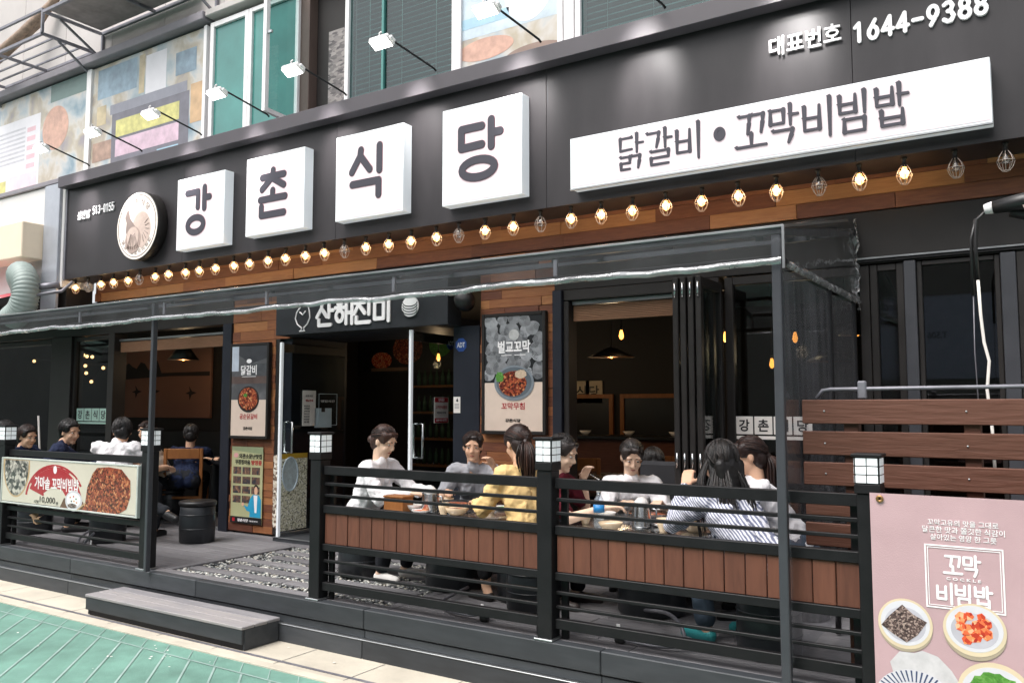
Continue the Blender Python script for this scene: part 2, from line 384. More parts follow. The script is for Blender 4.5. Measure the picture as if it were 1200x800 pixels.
JAMO = {
 'ㄱ': [[(0, 1), (.92, 1), (.86, .55), (.72, 0)]], 'g': [[(0, 1), (1, 1), (1, 0)]],
 'ㄴ': [[(0, 1), (0, 0), (1, 0)]], 'ㄷ': [[(1, 1), (0, 1), (0, 0), (1, .04)]],
 'ㄹ': [[(0, 1), (1, 1), (1, .5), (0, .5), (0, 0), (1, 0)]], 'ㅁ': [[(0, 1), (1, 1), (1, 0), (0, 0), (0, 1)]],
 'ㅂ': [[(0, 1), (0, 0), (1, 0), (1, 1)], [(0, .5), (1, .5)]], 'ㅅ': [[(.5, 1), (.46, .72), (0, 0)], [(.47, .72), (1, 0)]],
 'ㅇ': [_circ], 'ㅊ': [[(.5, 1.12), (.5, .75)], [(0, .75), (1, .75)], [(.5, .72), (0, 0)], [(.48, .62), (1, .06)]],
 'ㅈ': [[(0, 1), (1, 1)], [(.5, 1), (0, 0)], [(.48, .75), (1, 0)]], 'ㅎ': [[(.3, 1), (.7, 1)], [(0, .78), (1, .78)], [(.1+.8*x, .62*y) for x, y in _circ]],
 'ㅏ': [[(0, 1), (0, 0)], [(0, .5), (1, .5)]], 'ㅣ': [[(.5, 1), (.5, 0)]], 'ㅗ': [[(.5, 1), (.5, 0)], [(0, 0), (1, 0)]],
 '1': [[(.15, .8), (.55, 1), (.55, 0)]], '4': [[(.72, 0), (.72, 1), (.02, .3), (1, .3)]], '-': [[(.1, .48), (.9, .48)]],
 '6': [[(.72, 1), (.3, .62), (.1, .36)], [(.5+.42*(2*x-1), .32+.32*(2*y-1)) for x, y in _circ]], '9': [[(.28, 0), (.7, .38), (.9, .64)], [(.5+.42*(2*x-1), .68+.32*(2*y-1)) for x, y in _circ]],
 '8': [[(.5+.36*(2*x-1), .76+.24*(2*y-1)) for x, y in _circ], [(.5+.44*(2*x-1), .26+.26*(2*y-1)) for x, y in _circ]], '0': [[(.5+.42*(2*x-1), y) for x, y in _circ]],
 '3': [[(.1, .9), (.35, 1), (.65, 1), (.86, .8), (.68, .57), (.42, .54), (.68, .52), (.92, .27), (.7, .02), (.35, 0), (.05, .12)]],
 '5': [[(.85, 1), (.2, 1), (.14, .56), (.5, .64), (.85, .52), (.92, .28), (.7, .03), (.35, 0), (.05, .12)]],
 'ㅐ': [[(0, 1), (0, 0)], [(0, .5), (1, .5)], [(1, 1), (1, 0)]], 'ㆍ': [_circ],
}
SYL = {
 '강': [('g', .02, .57, .50, .93), ('ㅏ', .78, .52, 1, 1), ('ㅇ', .08, .0, .76, .34)],
 '촌': [('ㅊ', .06, .60, .94, .96), ('ㅗ', 0, .36, 1, .54), ('ㄴ', .05, .0, .96, .20)],
 '식': [('ㅅ', 0, .55, .60, .98), ('ㅣ', .84, .50, 1, 1), ('g', .02, .0, .90, .29)],
 '당': [('ㄷ', .02, .57, .54, .92), ('ㅏ', .78, .52, 1, 1), ('ㅇ', .04, 0, .86, .32)],
 '닭': [('ㄷ', .04, .56, .5, .92), ('ㅏ', .7, .46, .95, 1), ('ㄹ', .06, 0, .42, .36), ('ㄱ', .5, 0, .84, .36)],
 '갈': [('ㄱ', .02, .5, .5, .92), ('ㅏ', .7, .46, .95, 1), ('ㄹ', .16, 0, .82, .38)],
 '비': [('ㅂ', .05, .22, .52, .84), ('ㅣ', .72, 0, .96, 1)],
 '꼬': [('ㄱ', .1, .4, .48, .9), ('ㄱ', .54, .4, .94, .9), ('ㅗ', 0, .06, 1, .4)],
 '막': [('ㅁ', .05, .54, .48, .9), ('ㅏ', .7, .46, .95, 1), ('ㄱ', .14, 0, .82, .34)],
 '빔': [('ㅂ', .05, .5, .52, .94), ('ㅣ', .66, .44, .92, 1), ('ㅁ', .18, 0, .78, .32)],
 '밥': [('ㅂ', .05, .52, .5, .94), ('ㅏ', .7, .46, .95, 1), ('ㅂ', .18, 0, .78, .36)],
 '산': [('ㅅ', 0, .4, .6, .95), ('ㅏ', .74, .36, 1, 1), ('ㄴ', .12, 0, .84, .26)],
 '해': [('ㅎ', 0, .12, .52, .95), ('ㅐ', .66, 0, 1, 1)], '진': [('ㅈ', 0, .42, .6, .92), ('ㅣ', .72, .36, .98, 1), ('ㄴ', .12, 0, .88, .26)],
 '미': [('ㅁ', .04, .12, .54, .9), ('ㅣ', .68, 0, .96, 1)], '·': [('ㆍ', .35, .4, .65, .7)],
}
def stroke_text(body, x0, x1, z0, z1, y, w, mat, parent, style='round', gap=.12, ext=.004, name='lettering', ratio=None, grow=0.):
    """hand-drawn Hangul: each stroke a flat prism, so the letters keep the sign's round or brushed style"""
    n = len(body); cw = (x1-x0)/(n+gap*(n-1)); mb = MB(); k = 0
    for i, ch in enumerate(body):
        ox = x0+i*cw*(1+gap)
        for (j, a, b, c, d) in SYL.get(ch) or [(ch, .1, 0, .9, 1)]:
            for pl in JAMO[j]:
                P = [V((ox+(a+(c-a)*px)*cw, z0+(b+(d-b)*pz)*(z1-z0))) for px, pz in pl]
                m = len(P)-1
                for q in range(m):
                    A, B = P[q], P[q+1]; dv = (B-A)
                    if dv.length < 1e-6: continue
                    L = dv.length; dv.normalize(); nv = V((-dv.y, dv.x))
                    wa = wb = w/2+grow
                    if style == 'brush' and ch != '·':
                        hz = abs(dv.x) > abs(dv.y)
                        wa = w*(.42 if hz else .62); wb = w*(.36 if hz else .38)
                        if m > 6: wa = wb = w*.42
                    pts = []
                    for s_ in range(9): t = math.pi/2+math.pi*s_/8; pts.append(A + (dv*math.cos(t) + nv*math.sin(t))*wa)
                    for s_ in range(9): t = -math.pi/2+math.pi*s_/8; pts.append(B + (dv*math.cos(t) + nv*math.sin(t))*wb)
                    k += 1; mb.prism([(p.x, p.y) for p in pts], y-ext-k*.00006, y)
                if style == 'brush' and ch != '·' and m <= 6:
                    A = P[0]; k += 1          # slanted brush head where the stroke starts
                    mb.prism([(A.x-w*.8, A.y+w*.35), (A.x+w*.15, A.y+w*.75), (A.x+w*.5, A.y-w*.25), (A.x-w*.05, A.y-w*.5)], y-ext-k*.00006, y)
                if ch == '·': mb.prism([(p.x, p.y) for p in P[:-1]], y-ext-.001, y)
    return obj(name, mb, mat, parent)

# ---------------------------------------------------------------- ground, street, pavement
WY = 5.9                      # shop front
DZ = .31                      # deck height
FY = 4.18                     # fence line
def sheet(name, x0, x1, y0, y1, z, mat, kind='structure'):
    return obj(name, MB().quad((x0, y0, z), (x1, y0, z), (x1, y1, z), (x0, y1, z)), mat, kind=kind)
sheet('ground', -150, 150, -150, 150, -.03, MAT['asphalt'])
st = sheet('street', -60, 40, -5.2, 3.66, 0, MAT['street'])
mb = MB()                      # stamped joint pattern of the tinted street: a border line and diagonal courses
def flat(mb, a, b, w, z=.004):
    a = V((*a, z)); b = V((*b, z)); n = (b-a).normalized().cross(V((0, 0, 1)))*w/2
    mb.quad(a-n, b-n, b+n, a+n)
flat(mb, (-30, 3.505), (10, 3.505), .013)
for i in range(-60, 60):
    x = -5.457+i*.25
    flat(mb, (x, 3.494), (x+2.6, .9), .013, .0042)
for i in range(-90, 80): flat(mb, (i*.25, 3.516), (i*.25-.13, 3.65), .006, .0041)

obj('paving_joint', mb, MAT['joint'], st)
kb = MB().box(-60, 40, 3.66, 3.725, -.02, .012, .004); obj('kerb', kb, MAT['cream'], kind='structure')
pv = sheet('pavement', -60, 40, 3.725, 16, .006, MAT['cream'])
mb = MB()
for i in range(60): mb.box(-12+i*.3, -12+i*.3+.296, 3.775, 3.80, .007, .0095)
obj('drain_grate', mb, MAT['galv'], label='narrow grey drain grate running along the cream pavement by the kerb', cat='drain grate')
mb = MB()
for i in range(26): mb.quad((-12+i*.6, 3.727, .0078), (-12+i*.6+.006, 3.727, .0078), (-12+i*.6+.006, 4.1, .0078), (-12+i*.6, 4.1, .0078))
obj('slab_joint', mb, MAT['asphalt'], pv)

# ---------------------------------------------------------------- timber deck
deck = obj('deck', MB().box(-14, 1.2, 4.16, WY+.06, .0, DZ-.03), MAT['fascia'], kind='structure')
GX0, GX1, GY0, GY1 = -6.05, -3.75, 4.32, 5.62          # bed of pebbles let into the deck
def pieces(x0, x1, y0, y1, n, L, parent, mat, name='plank', gap=.005, z0=DZ-.028, z1=DZ):
    h = (y1-y0)/n
    for i in range(n):
        x = x0-rnd.random()*L*.7; ya, yb = y0+i*h+gap/2, y0+(i+1)*h-gap/2
        while x < x1:
            e = min(x+L*(.8+.4*rnd.random()), x1); a = max(x, x0)
            if x1-e < .25: e = x1
            if e-a > .02:
                dz = rnd.uniform(-.0015, .0015)
                obj(name, MB().box(a+.002, e-.002, ya, yb, z0, z1+dz, .004), mat, parent)
            x = e
pieces(-14, GX0-.10, 4.20, WY+.05, 12, 2.6, deck, MAT['deck_wood'])
pieces(GX1+.08, 1.2, 4.20, WY+.05, 12, 2.2, deck, MAT['deck_wood'])
pieces(GX0-.098, GX1+.078, GY1+.0, WY+.05, 2, 1.4, deck, MAT['deck_wood'])
pieces(GX0-.098, GX1+.078, 4.20, GY0-.02, 1, 2.6, deck, MAT['deck_wood'])
for x0, x1 in ((GX0-.098, GX0), (GX1, GX1+.078)):
    obj('plank', MB().box(x0+.003, x1-.003, GY0-.016, GY1-.004, DZ-.028, DZ+.001, .004), MAT['deck_wood'], deck)
yy = [GY0+.10+i*.225 for i in range(6)]
for i, y in enumerate(yy):        # stepping boards with pebbles between
    x0 = GX0+.05+(.18 if i % 2 else 0); x1 = GX1-.05
    for a, b in ((x0, (x0+x1)/2-.004), ((x0+x1)/2+.004, x1)):
        obj('stepping_board', MB().box(a, b, y, y+.10, DZ-.028, DZ-.001, .004), MAT['deck_wood'], deck)
mb = MB(); ico = bmesh.new(); bmesh.ops.create_icosphere(ico, subdivisions=1, radius=1); iv = [v.co.copy() for v in ico.verts]; jf = [[v.index for v in f.verts] for f in ico.faces]; ico.free()
def pebble(mb, c, r):
    sx, sy, sz = r*rnd.uniform(.8, 1.5), r*rnd.uniform(.7, 1.1), r*rnd.uniform(.45, .75); a = rnd.random()*6.3; ca, sa = math.cos(a), math.sin(a)
    mb._add([V((c[0]+(v.x*sx*ca-v.y*sy*sa)*rnd.uniform(.85, 1.1), c[1]+(v.x*sx*sa+v.y*sy*ca), c[2]+v.z*sz)) for v in iv], jf, True)
for _ in range(5600):
    x, y = rnd.uniform(GX0+.01, GX1-.01), rnd.uniform(GY0-.01, GY1-.01)
    if any(a-.008 < y < a+.108 for a in yy) and x > GX0+.24 and x < GX1-.04 and rnd.random() < .97: continue
    pebble(mb, (x, y, DZ-.022+rnd.uniform(0, .012)), rnd.uniform(.009, .0155))
PEB = ramp_mat('pebbles', [(0, '#2b2e30'), (.3, '#6f7476'), (.55, '#a9aaa6'), (.85, '#d0cec6'), (1, '#8e8577')], 5, rough=.6, island=True)
obj('gravel', mb, PEB, kind='stuff')
fy = 4.12                      # front boards of the deck, in lengths, with an aluminium nosing
for i in range(9):
    x0, x1 = -14+i*1.7, min(-14+(i+1)*1.7-.004, 1.2)
    obj('fascia_board', MB().box(x0, x1, fy, 4.20, .188, DZ+.001, .005), MAT['fascia'], deck)
    obj('fascia_board', MB().box(x0, x1, fy+.014, 4.19, .128, .178, .003), MAT['fascia'], deck)
    obj('fascia_board', MB().box(x0, x1, fy-.012, 4.19, .004, .120, .004), MAT['fascia'], deck)
obj('nosing', MB().box(-14, 1.2, fy-.016, fy+.02, .121, .1275, .002), MAT['alu'], deck)
sp = thing('deck_step', (-5.47, 3.95, 0), 'low grey wooden step box on the pavement in front of the deck', 'step')
for i in range(3):
    y0 = 3.785+i*.11; obj('plank', MB().box(-6.395, -4.565, y0, y0+.107, .145, .166, .004), MAT['step_wood'], sp)
obj('front_board', MB().box(-6.39, -4.57, 3.79, 3.81, .05, .1445, .003), MAT['fascia'], sp)
obj('toe_board', MB().box(-6.37, -4.59, 3.815, 3.83, .007, .12), MAT['fence_black'], sp)
for x in (-6.39, -4.585): obj('side_board', MB().box(x, x+.018, 3.812, 4.10, .01, .1445, .002), MAT['fascia'], sp)

# ---------------------------------------------------------------- the restaurant building
B = thing('restaurant_building', (-5, 8, 0), 'two storey restaurant building clad in dark boards and reclaimed wood', 'restaurant')
def cladding(x0, x1, z0, z1, h, L, y=WY, mat='wood_dark'):
    c = obj('wood_cladding', MB().box(x0, x1, y+.022, y+.12, z0, z1), MAT['frame_dark'], B)
    n = max(1, round((z1-z0)/h)); h = (z1-z0)/n
    for i in range(n):
        x = x0-rnd.random()*L
        while x < x1-.001:
            e = min(x+L*rnd.uniform(.6, 1.4), x1); a = max(x, x0)
            if x1-e < .08: e = x1
            if e-a > .01:
                obj('plank', MB().box(a+.001, e-.001, y-rnd.uniform(0, .012), y+.03, z0+i*h+.001, z0+(i+1)*h-.001, .002), MAT[mat], c)
            x = e
cladding(-9.95, 1.25, 2.905, 3.53, .105, .95, y=WY-.02, mat='wood_band_lit')
cladding(-7.36, -6.69, .33, 2.30, .072, .42)
cladding(-7.36, -6.49, 2.302, 2.90, .1, .6)
cladding(-4.135, -3.40, .33, 2.90, .075, .46)
def bpart(name, x0, x1, y0, y1, z0, z1, mat='frame_dark', bev=.004, parent=None):
    return obj(name, MB().box(x0, x1, y0, y1, z0, z1, bev), MAT[mat], parent or B)
# right hand shop front
bpart('beam', -3.397, 1.25, WY-.01, WY+.14, 2.552, 2.902, 'frame_dark')
bpart('metal_trim', -1.08, 1.25, WY-.035, WY-.012, 2.58, 2.592, 'alu', .001)
bpart('metal_trim', -1.08, 1.25, WY-.03, WY-.012, 2.562, 2.572, 'fence_black', .001)
bpart('column', -3.396, -3.312, WY-.05, WY+.14, .33, 2.55, 'navy')
bpart('column', -3.308, -3.262, WY-.02, WY+.12, .33, 2.46, 'frame_dark')
bpart('window_head', -3.308, -2.02, WY-.02, WY+.12, 2.465, 2.549, 'frame_dark')
bl = bpart('bamboo_blind', -3.255, -2.27, WY+.05, WY+.075, 2.30, 2.425, 'blind_wood', .002)
for k in range(9): bpart('blind_slat', -3.25, -2.275, WY+.044, WY+.049, 2.302+k*.0135, 2.312+k*.0135, 'blind_wood', .001, bl)
bpart('blind_rail', -3.257, -2.26, WY+.03, WY+.08, 2.43, 2.462, 'alu', .004)
for i, x in enumerate((-2.195, -2.14, -2.085, -2.03)):       # folded glass leaves standing out of the opening
    lf = obj('folding_leaf', MB().box(x, x+.04, 5.43, 5.48, .345, 2.50, .004).box(x, x+.04, 5.83, 5.885, .345, 2.50, .004).box(x, x+.04, 5.48, 5.83, 2.43, 2.499, .004).box(x, x+.04, 5.48, 5.83, .346, .47, .004), MAT['frame_dark'], B)
    obj('pane', MB().box(x+.016, x+.022, 5.475, 5.835, .465, 2.435), MAT['glass'], lf)
    obj('hinge', MB().tube([(x+.02, 5.425, 2.36), (x+.02, 5.425, 2.46)], .008, 6).tube([(x+.02, 5.425, 1.2), (x+.02, 5.425, 1.3)], .008, 6), MAT['steel'], lf)
def shop_window(x0, x1, z0, z1, fr=.055, mat='frame_dark', glass='window_glass', y=WY, name='window'):
    m = MB().box(x0, x0+fr, y, y+.07, z0, z1, .004).box(x1-fr, x1, y, y+.07, z0, z1, .004).box(x0+fr+.001, x1-fr-.001, y+.001, y+.069, z1-fr, z1-.001, .004).box(x0+fr+.001, x1-fr-.001, y+.001, y+.069, z0+.001, z0+fr, .004)
    w = obj(name, m, MAT[mat], B)
    obj('pane', MB().box(x0+fr-.005, x1-fr+.005, y+.03, y+.036, z0+fr-.005, z1-fr+.005), MAT[glass], w)
    return w
shop_window(-1.985, -1.005, .34, 2.545, .06)
shop_window(-1.0, -.795, .34, 2.545, .045, name='side_door')
bpart('column', -.792, -.722, WY-.03, WY+.12, .0, 2.55, 'pole')
shop_window(-.72, -.255, .34, 2.545, .03)
bpart('column', -.252, -.17, WY-.03, WY+.12, .0, 2.55, 'pole')
bpart('wall_panel', -.168, .02, WY-.02, WY+.12, .0, 2.55, 'frame_dark')
bpart('wall_panel', .022, 1.25, WY-.03, WY+.12, .0, 2.55, 'frame_dark')
bpart('plinth', -3.39, -.80, WY-.02, WY+.14, .305, .338, 'frame_dark')
# left hand shop front
bpart('beam', -14, -7.362, WY-.01, WY+.14, 2.50, 2.902, 'frame_dark')
bpart('column', -7.502, -7.362, WY-.03, WY+.14, .30, 2.50, 'navy')
bpart('column', -9.62, -9.505, WY-.03, WY+.14, .30, 2.50, 'frame_dark')
bpart('column', -10.88, -10.43, WY-.03, WY+.14, .30, 2.50, 'frame_dark')
shop_window(-10.425, -9.625, .34, 2.49, .05)
shop_window(-12.6, -10.885, .34, 2.49, .07)
bpart('wall_panel', -14, -12.605, WY-.02, WY+.14, .0, 2.5, 'frame_dark')
bpart('threshold', -9.5, -7.505, WY, WY+.1, .312, .335, 'alu')
bl = bpart('bamboo_blind', -9.49, -7.52, WY+.05, WY+.075, 2.27, 2.395, 'blind_wood', .002)
for k in range(9): bpart('blind_slat', -9.485, -7.525, WY+.044, WY+.049, 2.272+k*.0135, 2.282+k*.0135, 'blind_wood', .001, bl)
bpart('blind_rail', -9.5, -7.51, WY+.03, WY+.08, 2.40, 2.425, 'alu', .004)
# entrance portal with lettered header
hd = bpart('entrance_header', -6.48, -4.34, 5.70, WY-.001, 2.315, 2.80, 'black_paint', .004)
bpart('soffit', -6.48, -4.42, WY, 6.72, 2.315, 2.40, 'navy')
bpart('portal_wall', -4.42, -4.14, WY-.012, 6.72, .31, 2.313, 'navy')
bpart('portal_wall', -6.62, -6.49, WY+.03, 6.72, .31, 2.313, 'navy')
bpart('door_step', -6.485, -4.425, 5.72, 6.7, .305, .345, 'fascia')
bpart('threshold', -6.48, -4.43, 5.712, 5.735, .3455, .352, 'alu', .001)
stroke_text('산해진미', -5.90, -4.96, 2.385, 2.585, 5.70, .036, MAT['white_letter'], hd, gap=.14, ext=.012)
mb = MB()
for t in range(16):           # cockle shell emblem: ribbed disc with arcs
    a = 2*math.pi*t/16
mb.prism([(-4.75+.095*math.cos(2*math.pi*t/24), 2.495+.092*math.sin(2*math.pi*t/24)) for t in range(24)], 5.69, 5.70)
obj('shell_emblem', mb, MAT['white_letter'], hd)
mb = MB()
for k in range(1, 6):
    mb.tube([(-4.75+.09*math.cos(t)*.9, 5.688, 2.555-k*.024-.035*math.sin(t*1)) for t in [math.pi*j/10 for j in range(11)]], .004, 5)
obj('emblem_line', mb, MAT['black_paint'], hd)
mb = MB()                     # bird emblem drawn in white outline
ou = [(-6.13, 2.58), (-6.18, 2.53), (-6.20, 2.47), (-6.17, 2.41), (-6.11, 2.375), (-6.12, 2.35), (-6.14, 2.345), (-6.06, 2.345), (-6.08, 2.352), (-6.08, 2.375), (-6.03, 2.41), (-6.0, 2.47), (-6.01, 2.54), (-6.03, 2.59), (-6.03, 2.62)]
mb.tube([(x, 5.697, z) for x, z in ou], .007, 6); mb.tube([(-6.14, 5.697, 2.53), (-6.10, 5.697, 2.50), (-6.06, 5.697, 2.535)], .007, 6)
obj('bird_emblem', mb, MAT['white_letter'], hd)
# glass doors, both open outwards
GRAV = ramp_mat('pebble_print', [(0, '#4a4a40'), (.18, '#a8a58a'), (.45, '#dcd8ba'), (.8, '#f4f1dc'), (1, '#fffcf0')], 75, tex='voronoi', rough=.4)
def glass_door(x, y0, y1, z0, z1):
    d = obj('glass_door', MB().box(x, x+.012, y0+.02, y1, z0+.03, z1-.09), MAT['glass'], B)
    obj('edge_strip', MB().box(x-.008, x+.02, y0-.012, y0+.02, z0, z1+.01, .003), MAT['white_edge'], d)
    obj('top_rail', MB().box(x-.004, x+.016, y0+.021, y0+.16, z1-.088, z1, .003), MAT['steel'], d)
    obj('top_rail', MB().box(x-.003, x+.015, y0+.162, y1, z1-.088, z1-.002, .003), MAT['frame_dark'], d)
    obj('bottom_rail', MB().box(x-.004, x+.016, y0+.021, y1, z0, z0+.03, .002), MAT['alu'], d)
    for s in (-1, 1):
        xx = x+.006+s*.055
        obj('handle', MB().tube([(x+.006, y0+.11, 1.16), (xx, y0+.11, 1.16), (xx, y0+.11, 1.46), (x+.006, y0+.11, 1.46)], .012, 8), MAT['steel'], d)
    return d
dl = glass_door(-6.44, 5.74, 6.62, .353, 2.24)
obj('film', MB().box(-6.426, -6.424, 5.765, 6.10, .40, 1.10), GRAV, dl)
obj('film_border', MB().box(-6.4262, -6.4238, 5.765, 6.10, 1.102, 1.15), pm('ochre_print', '#c9a23a', .4, bump=0), dl)
MBL = MB().tube([(-6.422+.0, 5.875+.1*math.cos(t), .95+.165*math.sin(t)) for t in [math.pi*2*i/24 for i in range(25)]], .008, 6)
obj('logo_ring', MBL, pm('pale_blue_print', '#cfdde6', .4, bump=0), dl)
mb = MB(); mb._add([V((-6.4235, 5.875+.097*math.cos(2*math.pi*t/24), .95+.16*math.sin(2*math.pi*t/24))) for t in range(24)], [tuple(range(24))]); obj('logo_disc', mb, pm('logo_blue', '#c3d0d3', .4, bump=0, var=.2, scale=30), dl)
dr = glass_door(-4.80, 5.76, 6.48, .353, 2.285)
sd = bpart('side_panel', -6.685, -6.625, WY-.01, WY+.05, .33, 2.31, 'frame_dark')
obj('film', MB().box(-6.683, -6.627, WY-.0125, WY-.0105, .40, 1.13), ramp_mat('pebble_print_warm', [(0, '#45322a'), (.3, '#8a7566'), (.6, '#d4c8b6'), (1, '#f4eee2')], 40, tex='voronoi', rough=.4), sd)
# interior
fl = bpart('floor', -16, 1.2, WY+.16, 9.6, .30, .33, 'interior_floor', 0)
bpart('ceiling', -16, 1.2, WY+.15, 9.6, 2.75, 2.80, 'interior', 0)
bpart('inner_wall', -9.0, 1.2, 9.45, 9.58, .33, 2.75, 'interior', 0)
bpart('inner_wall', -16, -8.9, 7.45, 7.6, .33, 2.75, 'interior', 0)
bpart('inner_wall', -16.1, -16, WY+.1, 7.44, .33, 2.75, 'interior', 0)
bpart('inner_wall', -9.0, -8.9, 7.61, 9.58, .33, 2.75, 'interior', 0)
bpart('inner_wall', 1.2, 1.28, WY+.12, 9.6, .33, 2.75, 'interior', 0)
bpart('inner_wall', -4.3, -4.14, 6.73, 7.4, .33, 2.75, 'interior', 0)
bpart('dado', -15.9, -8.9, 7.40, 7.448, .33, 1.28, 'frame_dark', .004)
# upper storey
UZ = 4.3
bpart('sign_back_wall', -14.5, 1.25, WY+.02, WY+.2, 3.532, 4.5, 'frame_dark', 0)
bpart('upper_wall', -14.5, 2.5, WY+.16, WY+.4, 4.501, 10.5, 'wall_grey', 0)
bpart('sill_beam', -14.5, -7.93, WY-.09, WY+.158, 5.985, 6.09, 'beam_grey', .01)
bpart('sill_beam', -7.925, 2.5, WY-.06, WY+.158, 6.02, 6.10, 'wall_grey', .01)
for i in range(7): bpart('wall_panel', -14.4+i*1.1, -14.4+i*1.1+1.094, WY+.10, WY+.158, 6.105, 7.7, 'wall_grey', .004)
for i in range(5): bpart('wall_panel', -6.69+i*1.1, -6.69+i*1.1+1.094, WY+.10, WY+.158, 6.105, 7.7, 'wall_grey', .004)
def upper_window(x0, x1, z0, z1, pane, fr=.05, blind=False, frame='white'):
    m = MB().box(x0, x0+fr, WY, WY+.08, z0, z1, .004).box(x1-fr, x1, WY, WY+.08, z0, z1, .004).box(x0+fr+.001, x1-fr-.001, WY+.002, WY+.078, z1-fr, z1, .004).box(x0+fr+.001, x1-fr-.001, WY+.002, WY+.078, z0, z0+fr, .004)
    w = obj('window', m, MAT[frame], B)
    obj('pane', MB().box(x0+fr-.004, x1-fr+.004, WY+.03, WY+.036, z0+fr-.004, z1-fr+.004), MAT[pane], w)
    obj('dark_backing', MB().box(x0+fr, x1-fr, WY+.12, WY+.14, z0+fr, z1-fr), MAT['interior'], w)  # dark sheet painted for the shade of the room behind the pane
    if blind:
        b = MB(); z = z0+fr
        while z < z1-fr: b._add([(x0+fr, WY+.07, z), (x1-fr, WY+.07, z), (x1-fr, WY+.095, z+.024), (x0+fr, WY+.095, z+.024)], [(0, 1, 2, 3)]); z += .052
        obj('blind_slat', b, MAT['blind_grey'], w, kind='stuff')
        c = MB()
        for k in range(3): xx = x0+(x1-x0)*(.2+.3*k); c.tube([(xx, WY+.068, z0+fr), (xx, WY+.068, z1-fr)], .003, 5)
        obj('blind_cord', c, MAT['white'], w)
    return w
MAT['blind_grey'] = pm('blind_slats', '#84989a', .5, bump=0, var=.05)
MAT['teal_clear'] = glass_mat('teal_clear_glass', (.50, .64, .63), .06)
upper_window(-7.90, -7.25, 4.45, 5.96, 'teal_glass', .06)
upper_window(-7.245, -6.46, 4.45, 5.96, 'teal_glass', .05)
upper_window(-5.80, -4.42, 4.42, 6.01, 'teal_clear', .05, True)
obj('mullion', MB().box(-5.32, -5.29, WY+.005, WY+.06, 4.46, 5.97, .003), MAT['teal_glass'], B)
upper_window(-3.20, -1.86, 4.42, 6.01, 'teal_clear', .05, True)
upper_window(-1.85, -.6, 4.42, 6.01, 'teal_glass', .05)
bpart('window_post', -3.30, -3.205, WY-.01, WY+.09, 4.42, 6.01, 'white')
# opened casement and a dark sheet standing in for the dim room behind
cs = MB()
hx, hy = -6.45, WY-.01; ang = R(84); dx, dy = math.cos(ang)*.46, -math.sin(ang)*.46
z0, z1 = 4.50, 5.95
for a, b in (((0, 0), (0, 0)), ((1, 1), (1, 1))):
    cs.bar((hx+dx*a[0], hy+dy*a[0], z0), (hx+dx*a[0], hy+dy*a[0], z1), .045, .045, (0, 1, 0))
cs.bar((hx, hy, z0+.02), (hx+dx, hy+dy, z0+.02), .04, .045); cs.bar((hx, hy, z1-.02), (hx+dx, hy+dy, z1-.02), .04, .045)
cm = obj('casement', cs, MAT['white'], B)
g = MB(); g.quad((hx, hy, z0+.04), (hx+dx, hy+dy, z0+.04), (hx+dx, hy+dy, z1-.04), (hx, hy, z1-.04)); obj('pane', g, MAT['teal_clear'], cm)
obj('latch', MB().box(hx+dx+.01, hx+dx+.08, hy+dy-.01, hy+dy+.015, 5.28, 5.31, .004), MAT['steel'], cm)
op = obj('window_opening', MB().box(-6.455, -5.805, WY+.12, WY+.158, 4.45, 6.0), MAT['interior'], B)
obj('window_jamb', MB().box(-6.452, -6.30, WY+.0, WY+.119, 4.5, 6.0, .004), pm('brown_jamb', '#5a4a44', .6), op)
obj('window_sill', MB().box(-6.45, -5.81, WY-.05, WY+.119, 4.44, 4.498, .004), MAT['white'], op)
obj('tiled_wall', MB().box(-6.12, -5.82, WY+.10, WY+.119, 4.5, 5.45), ramp_mat('grey_tiles', [(0, '#4c474a'), (.5, '#76706f'), (1, '#98918e')], 18, stretch=(1, 1, 2.4), tex='voronoi'), op)

# ---------------------------------------------------------------- the big sign
SY = 5.5
S = thing('shop_sign', (-4.5, SY+.2, 3.12), 'long black shop sign with white letter boxes and a lipped top edge', 'shop sign')
for i in range(5):                     # black sheets, joints just visible
    x0 = -9.97+i*2.244; obj('sign_panel', MB().box(x0+.001, x0+2.243, SY, SY+.03, 3.14, 4.24, .002), MAT['sign_black'], S)
obj('sign_end', MB().box(-9.995, -9.972, SY-.015, WY-.03, 3.13, 4.24, .003), MAT['galv'], S)
obj('sign_bottom', MB().box(-9.97, 1.25, SY+.031, WY-.035, 3.141, 3.16), MAT['sign_black'], S)
obj('sign_lip', MB().box(-10.0, 1.25, 5.38, WY+.0, 4.242, 4.375, .004), MAT['lip_grey'], S)
BX = [('강', -7.670, -6.915, 3.240, 3.987), ('촌', -6.585, -5.779, 3.265, 4.030), ('식', -5.375, -4.585, 3.268, 4.035), ('당', -4.165, -3.392, 3.248, 4.048)]
GL = {'강': (.215, .705, .215, .82), '촌': (.265, .69, .235, .79), '식': (.255, .70, .235, .80), '당': (.245, .745, .24, .80)}
def light_box(x0, x1, z0, z1, y=5.385):
    b = obj('letter_box', MB().box(x0, x1, y, SY-.002, z0, z1, .003), MAT['white_edge'], S)
    obj('face', MB().box(x0+.012, x1-.012, y-.003, y, z0+.012, z1-.012, .001), MAT['white_box'], b)
    return b, y-.003
for ch, x0, x1, z0, z1 in BX:
    b, y = light_box(x0, x1, z0, z1); a = GL[ch]; w, h = x1-x0, z1-z0
    stroke_text(ch, x0+a[0]*w, x0+a[1]*w, z0+a[2]*h, z0+a[3]*h, y, .066, MAT['letter_edge'], b, ext=.002, name='letter_outline', grow=.0035)
    stroke_text(ch, x0+a[0]*w, x0+a[1]*w, z0+a[2]*h, z0+a[3]*h, y-.003, .066, MAT['letter_grey'], b, ext=.003, name='letter')
b, y = light_box(-2.965, -.237, 3.222, 3.602)
